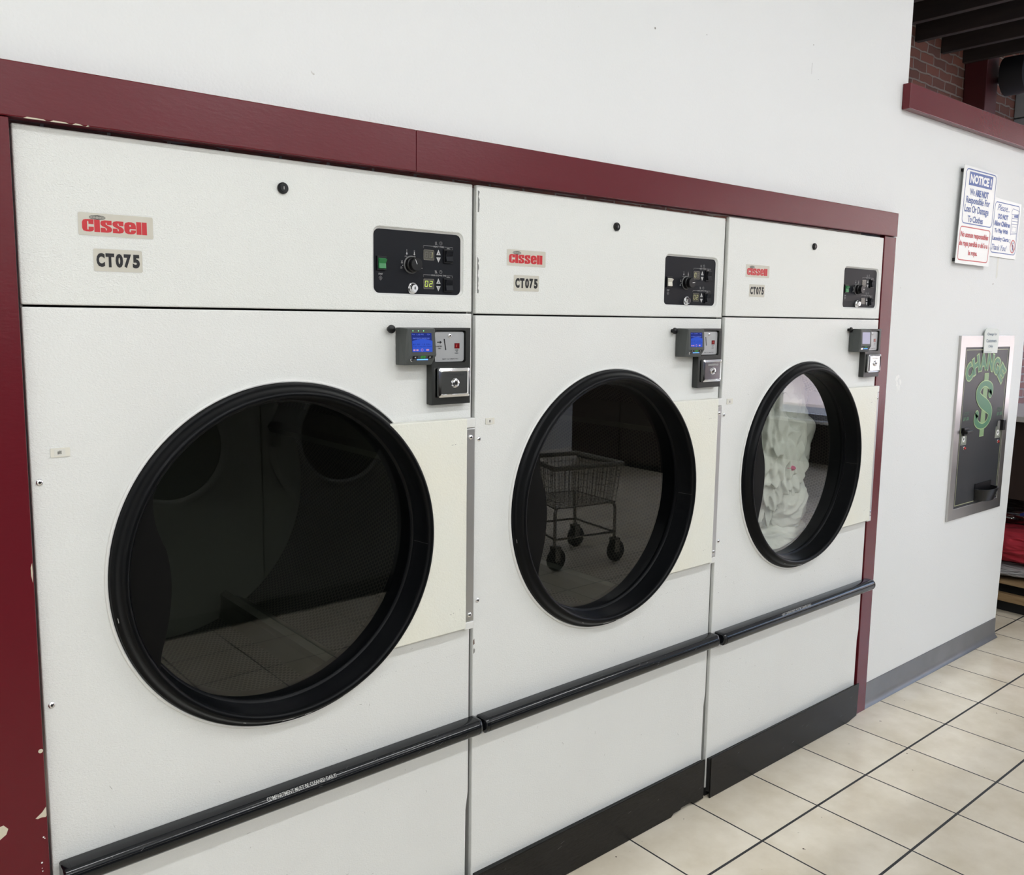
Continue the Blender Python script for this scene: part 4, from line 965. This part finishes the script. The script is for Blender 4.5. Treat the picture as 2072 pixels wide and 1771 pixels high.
for t, x0_, x1_, z0_, z1_ in (('No somos responsables', 3.5920, 3.8750, 1.9600, 1.9900), ('de ropa perdida o daño a', 3.5850, 3.8740, 1.9230, 1.9530), ('la ropa.', 3.6800, 3.7720, 1.8860, 1.9140)): text(mb, t, x0_, x1_, z0_, z1_, 0, sred, .045, .15, fn=skew(0, z0_, sk))
lt_ = mb.build('lettering'); lt_.parent = bd_
r = sign('laundry_cart_sign', 'white sign asking children not to play with carts, the smaller right one of two', (4.09, WY, 1.90))
mb = MB(); mb.plate([(3.9300, 1.9045), (4.2350, 1.9015), (4.2580, 2.1600), (3.9510, 2.1660)], .0035, WY, signw); bd_ = pt(mb.build('board', bevel=.0004))
mb = MB(); ysn = .0031; sk = .068
loop(mb, srr(3.9440, 4.2260, 1.9200, 2.1500, .020), .0042, ysn, sblue)
for t, x0_, x1_, z0_, z1_, bd, sh in (('Please...', 3.9880, 4.1250, 2.1120, 2.1400, .01, .35), ('DO NOT', 4.000, 4.1120, 2.0740, 2.0980, .06, 0), ('Allow Children', 3.9620, 4.1420, 2.0420, 2.0660, .05, 0), ('To Play With', 3.9720, 4.1240, 2.0070, 2.0310, .05, 0), ('Laundry Carts', 3.9560, 4.1380, 1.9720, 1.9960, .05, 0), ('Thank You!', 3.9540, 4.1210, 1.9330, 1.9600, .01, .35)):
    text(mb, t, x0_, x1_, z0_, z1_, 0, sblue, bd, sh, fn=skew(0, z0_, sk))
def S2(pts): return [(a+(b_-1.92)*sk, b_) for a, b_ in pts]
loop(mb, S2([(4.140, 2.104), (4.222, 2.110), (4.222, 2.128), (4.150, 2.134), (4.136, 2.120)]), .0028, ysn, sblue)
qd(S2([(4.168, 2.094), (4.216, 2.094), (4.216, 2.110), (4.168, 2.104)]), sblue)
for q in range(3): ribbon(mb, S2([(4.146, 2.088-.013*q), (4.218, 2.090-.013*q)]), .0024, ysn, sblue, False)
ribbon(mb, S2([(4.146, 2.098), (4.148, 2.01)]), .003, ysn, sblue, False); ribbon(mb, S2([(4.148, 2.016), (4.216, 2.022)]), .003, ysn, sblue, False); ribbon(mb, S2([(4.216, 2.110), (4.216, 1.99)]), .0022, ysn, sblue, False)
loop(mb, S2([(4.158, 2.026), (4.206, 2.028), (4.206, 2.052), (4.158, 2.050)]), .0022, ysn, sblue)
loop(mb, S2(circ(4.1480, 1.9830, .009, 16)), .002, ysn, sblue)
loop(mb, S2([(4.1880+.0300*math.cos(t), 1.9600+.0310*math.sin(t)) for t in [2*PI*i/32 for i in range(32)]]), .0052, ysn, sred)
ysn = .0028
qd(S2(circ(4.190, 1.9755, .0048, 12)), sblue); qd(S2([(4.184, 1.945), (4.196, 1.945), (4.194, 1.969), (4.186, 1.969)]), sblue)
ribbon(mb, S2([(4.178, 1.957), (4.190, 1.967), (4.201, 1.956)]), .0028, ysn, sblue, False); ribbon(mb, S2([(4.186, 1.946), (4.182, 1.936)]), .003, ysn, sblue, False); ribbon(mb, S2([(4.194, 1.946), (4.198, 1.936)]), .003, ysn, sblue, False)
ribbon(mb, S2([(4.168, 1.979), (4.208, 1.941)]), .0045, ysn-.0002, sred, False)
lt_ = mb.build('lettering'); lt_.parent = bd_

# ------------------------------------------------------------------ behind the half wall
r = empty('wall_pier', (7.3, 1.66, 0)); tag(r, 'dark red painted pier against the old brick wall, seen over the half wall', 'pier')
mb = MB(); mb.box(7.30, 7.517, 1.479, 1.655, 0, 4.01, mat('oxblood_paint', (.075, .012, .014), .45)); o = pt(mb.build('shaft', bevel=.004))
r = empty('white_block', (8.5, 1.4, 2.6)); tag(r, 'pale grey masonry block beside the brick wall beyond the half wall', 'masonry block')
mb = MB(); mb.box(8.345, 8.59, 1.55, 1.655, 3.43, 3.75, mat('pale_masonry', (.30, .31, .31), .7)); mb.box(8.35, 8.59, 1.55, 1.655, 2.4, 3.42, mat('pale_masonry', (.3, .3, .3), .7)); pt(mb.build('blocks', bevel=.006))
r = empty('wall_speaker', (8.0, 1.4, 3.4)); tag(r, 'black rounded speaker hung under the joists by the brick wall', 'speaker')
mb = MB(); mb.lathe([(.0001, 1.20), (.10, 1.20), (.14, 1.23), (.15, 1.30), (.15, 1.40), (.0001, 1.42)], 7.47, 3.58, blackm, 32); mb.box(7.52, 7.56, 1.40, 1.66, 3.56, 3.60, blackm); pt(mb.build('speaker_body', smooth=True))

# folding counter with laundry on its lower shelf
r = empty('folding_counter', (4.8, .3, 0)); tag(r, 'dark brown folding counter with open shelf of laundry past the end of the wall', 'counter')
mb = MB(); mb.box(4.76, 5.62, -.45, 1.20, 1.075, 1.105, mat('counter_top', (.42, .40, .38), .4)); pt(mb.build('counter_top', bevel=.003))
mb = MB(); mb.box(5.30, 5.33, -.42, 1.18, .18, 1.075, brownp); mb.box(4.86, 5.60, 1.16, 1.19, .02, 1.075, brownp); mb.box(4.84, 4.87, -.42, 1.18, .64, 1.075, brownp); mb.box(4.86, 5.60, -.445, -.42, .02, 1.075, brownp); pt(mb.build('side_panels'))
mb = MB(); mb.box(4.80, 5.30, -.42, 1.16, .166, .180, wood); pt(mb.build('shelf_board', bevel=.002))
mb = MB(); mb.box(4.80, 4.84, -.42, 1.16, .070, .112, wood); mb.box(5.2, 5.25, -.42, 1.16, .07, .112, wood); mb.box(4.83, 5.2, -.3, -.25, .05, .16, blackm); mb.box(4.83, 5.2, .9, .95, .05, .16, blackm); mb.box(4.86, 4.90, -.4, 1.15, .0, .05, blackm); mb.box(4.90, 4.92, -.4, 1.15, .05, .162, blackm); pt(mb.build('base_frame'))
o = cloth_blob('sweatshirt', (4.965, .20, .370), (.15, .34, .085), redcloth, 5.5, .30, 1.9, seg=(140, 100)); tag(o, 'red sweatshirt piled on grey cloth on the counter shelf', 'clothing')
o = cloth_blob('cotton_throw', (4.965, .30, .224), (.150, .33, .036), greycloth, 6.5, .25, 2.2, seg=(140, 100)); tag(o, 'grey cotton throw under the red sweatshirt on the counter shelf', 'cloth')
o = cloth_blob('laundry_bag', (5.03, .25, .555), (.14, .33, .070), plastic_film, 3.5, .22, 2.2, seg=(120, 80)); tag(o, 'clear plastic laundry bag lying on top of the red sweatshirt', 'bag')
mb = MB(); mb.tube([(4.86, .10, .555), (4.855, .02, .585), (4.86, -.05, .60)], [.008, .016, .018], bluec, 10); o = mb.build('hanger', smooth=True); tag(o, 'dark blue sock lying against the clear plastic laundry bag', 'hanger')  # blue plastic hanger, reduced to a short tapering tube

# ------------------------------------------------------------------ room behind the camera (seen in the door glass)
r = empty('laundry_cart', (3.64, -2.26, 0)); tag(r, 'wire laundry cart on four casters, reflected in the middle dryer glass', 'cart')
c4 = [Vector((3.371, -2.196, 0)), Vector((3.84, -2.124, 0)), Vector((3.895, -2.558, 0)), Vector((3.52, -2.63, 0))]; cc = sum(c4, Vector())/4
def up_(p, z, k=1.0): q = cc+(p-cc)*k; return (q.x, q.y, z)
mb = MB(); mb.tube([up_(p, .66, 1.12) for p in c4], .016, cartr, 10, closed=True); pt(mb.build('top_rail', smooth=True))
mb = MB()
def lerp(a, b_, t): return tuple(a[i]+(b_[i]-a[i])*t for i in range(3))
for i in range(4):
    A0, B0 = up_(c4[i], .40, 1.0), up_(c4[(i+1) % 4], .40, 1.0); A1, B1 = up_(c4[i], .655, 1.11), up_(c4[(i+1) % 4], .655, 1.11)
    for k in range(15): mb.tube([lerp(A0, B0, k/14), lerp(A1, B1, k/14)], .0018, cartm, 4)
    for k in range(6): mb.tube([lerp(A0, A1, k/6), lerp(B0, B1, k/6)], .0018 if k else .005, cartm, 4)
for k in range(1, 14): mb.tube([lerp(up_(c4[0], .4), up_(c4[1], .4), k/14), lerp(up_(c4[3], .4), up_(c4[2], .4), k/14)], .0018, cartm, 4)
for k in range(1, 12): mb.tube([lerp(up_(c4[0], .4), up_(c4[3], .4), k/12), lerp(up_(c4[1], .4), up_(c4[2], .4), k/12)], .0018, cartm, 4)
pt(mb.build('wire_basket'))
mb = MB()
for i, p in enumerate(c4): mb.tube([up_(p, .40, .8), up_(p, .395, .95), up_(p, .37, 1.0), up_(p, .158, 1.0)], .011, cartm, 8)
mb.tube([up_(p, .20) for p in c4], .008, cartm, 8, closed=True)
pt(mb.build('leg_frame', smooth=True))
for p in c4:
    mb = MB(); c_ = (p.x+.015, p.y, .071)
    vs = []; 
    prof = [(.070, -.013), (.070, .013), (.056, .017), (.015, .017), (.015, -.017), (.056, -.017)]
    mb.lathe(prof, 0, 0, wheelm, 28, closed=True); mb.v = [(v[0]+c_[0], v[1]+c_[1], v[2]+c_[2]) for v in mb.v]
    mb.box(p.x-.015, p.x+.030, p.y-.026, p.y-.021, .065, .155, cartm); mb.box(p.x-.015, p.x+.030, p.y+.021, p.y+.026, .065, .155, cartm); mb.box(p.x-.018, p.x+.033, p.y-.026, p.y+.026, .150, .160, cartm)
    pt(mb.build('caster', smooth=True))
# washers facing the dryers
def washer(x, label):
    global r
    r = empty('front_loading_washer', (x, -2.46, 0)); tag(r, label, 'washer', 'washers facing the dryers')
    def q(o): o.parent = r; return o
    wm = mat('washer_steel', (.12, .125, .12), .45, .1); wp = mat('washer_panel', (.10, .12, .20), .4)
    mb = MB(); mb.box(-.462, .462, -.85, 0, .10, 1.62, wm); mb.box(-.44, .44, -.80, -.03, 0, .10, blackm); q(mb.build('washer_cabinet', bevel=.008))
    mb = MB(); mb.box(-.44, .44, 0, .012, 1.40, 1.60, wp); q(mb.build('control_fascia'))
    mb = MB(); mb.lathe([(.435, .0), (.435, .012), (.428, .018), (.415, .018), (.405, .010), (.285, .012), (.275, .024), (.262, .024), (.25, .012), (.25, .002)], 0, .95, wm, 64); q(mb.build('door_rim', smooth=True))
    mb = MB(); mb.disc(.25, .004, 0, .95, blackp, 48, True); q(mb.build('porthole'))
    mb = MB(); mb.box(-.43, -.385, .0, .055, .92, 1.05, blackp); q(mb.build('door_latch', bevel=.004))
washer(1.09, 'steel front loading washer seen left in the nearest dryer glass'); washer(2.02, 'steel front loading washer seen right in the nearest dryer glass'); washer(.16, 'steel front loading washer at the left end of the row facing the dryers')
washer(2.951, 'unseen steel front loading washer added by the cart to darken the chrome reflections')  # extra washer, added so the chrome cash boxes mirror something dark
r = empty('storage_cabinet', (7.05, -4.7, 0)); tag(r, 'tall dark brown storage cabinet near the storefront, reflected in the middle dryer glass', 'cabinet')
mb = MB(); mb.box(6.66, 7.50, -5.45, -3.95, .06, 2.10, brownp); mb.box(6.70, 7.46, -5.41, -3.99, 0, .06, blackm); pt(mb.build('carcass', bevel=.004))
for a_ in (-5.44, -4.69):
    mb = MB(); mb.box(6.640, 6.658, a_, a_+.73, .08, 2.08, brownp); dd = pt(mb.build('cabinet_door', bevel=.003))
    mb = MB(); mb.box(6.615, 6.640, (a_+.66 if a_ < -5 else a_+.05), (a_+.68 if a_ < -5 else a_+.07), 1.0, 1.2, alum); hh = mb.build('door_pull'); hh.parent = dd; hh.matrix_parent_inverse = dd.matrix_parent_inverse.copy()
# fluorescent fixtures
for i, (x, y) in enumerate(FIX):
    r = empty('ceiling_light', (x, y, FIX_Z)); tag(r, 'long white fluorescent ceiling fixture over the laundry aisle' if y > -3 else 'long white fluorescent ceiling fixture over the far aisle', 'ceiling light', 'ceiling lights over the dryer aisle' if y > -3 else 'ceiling lights over the far aisle')
    mb = MB(); mb.box(-.62, .62, -.09, .09, .05, .165, signw); o = mb.build('fixture_housing', bevel=.006); o.parent = r
    for dy in (-.045, .045):
        mb = MB(); mb.tube([(-.59, dy, .022), (.59, dy, .022)], .013, mat('lit_tube', (.9, .9, .9), .3, emit=TUBE_COL, estr=9.0), 12); o = mb.build('fluorescent_tube', smooth=True); o.parent = r
    L = lamp('tube_glow', 'AREA', (0, 0, -.005), TUBE_W*(.85 if y > -3 else 1.75), TUBE_COL, 1.18, (0, 0, 0), .10); L.parent = r
    L.data.spread = PI

# ------------------------------------------------------------------ street outside
mb = MB(); mb.box(XR+.15, 11, -30, 14, -.12, -.02, mat('sidewalk', (.36, .40, .47), .8)); struct(mb.build('ground_sidewalk'))
mb = MB(); mb.box(11, 15.4, -40, 20, -.2, -.10, mat('asphalt', (.20, .20, .215), .85)); struct(mb.build('ground_road'))
mb = MB(); mb.box(15.4, 60, -50, 30, -.2, -.05, mat('pink_paving', (.68, .57, .53), .85)); struct(mb.build('ground_plaza'))
mb = MB(); mb.box(12.7, 12.85, -40, 20, -.10, -.094, mat('road_yellow', (.75, .45, .05), .7)); tag(mb.build('road_line'), 'yellow painted line along the street outside', 'road marking')
r = empty('storefront_building', (28, -8, 0)); tag(r, 'pale stucco building across the street outside the window', 'building')
mb = MB(); mb.box(26, 34, -40, 30, -.05, 7.5, mat('stucco', (.66, .56, .48), .85)); pt(mb.build('facade'))
for k in range(7):
    mb = MB(); mb.box(25.95, 26.0, -34+k*8, -30+k*8, .6, 3.0, mat('street_glass', (.05, .07, .09), .1)); pt(mb.build('shop_window'))
r = empty('parked_car', (11.72, 3.1, -.1)); tag(r, 'red parked car outside the storefront window', 'car')
mb = MB(); cr = mat('car_red', (.5, .03, .04), .25, coat=.5)
side = [(-2.1, .35), (2.1, .35), (2.15, .75), (1.5, .92), (.9, 1.38), (-.9, 1.42), (-1.6, .98), (-2.15, .90)]
def carp(u, x_, z_): return (11.72+x_, 3.1+u, z_-.1)
nn_ = len(side); mb.add([carp(u, -.85, z) for u, z in side]+[carp(u, .85, z) for u, z in side], [tuple(range(nn_)), tuple(reversed(range(nn_, 2*nn_)))]+[(i, nn_+i, nn_+(i+1) % nn_, (i+1) % nn_) for i in range(nn_)], cr)
pt(mb.build('car_body', bevel=.06))
mb = MB(); sw = [(1.30, .95), (.82, 1.32), (-.82, 1.35), (-1.40, 1.0)]; mb.add([carp(u, -.86, z) for u, z in sw], [(0, 1, 2, 3)], mat('car_glass', (.25, .30, .35), .05)); pt(mb.build('side_window'))
for u in (-1.35, 1.35):
    for x_ in (-.80, .80):
        mb = MB(); mb.lathe([(.0001, -.10), (.31, -.10), (.32, 0), (.31, .10), (.0001, .10)], 0, 0, wheelm, 28); mb.v = [(11.72+x_+v[1], 3.1+u+v[0], .22+v[2]) for v in mb.v]; pt(mb.build('wheel', smooth=True))
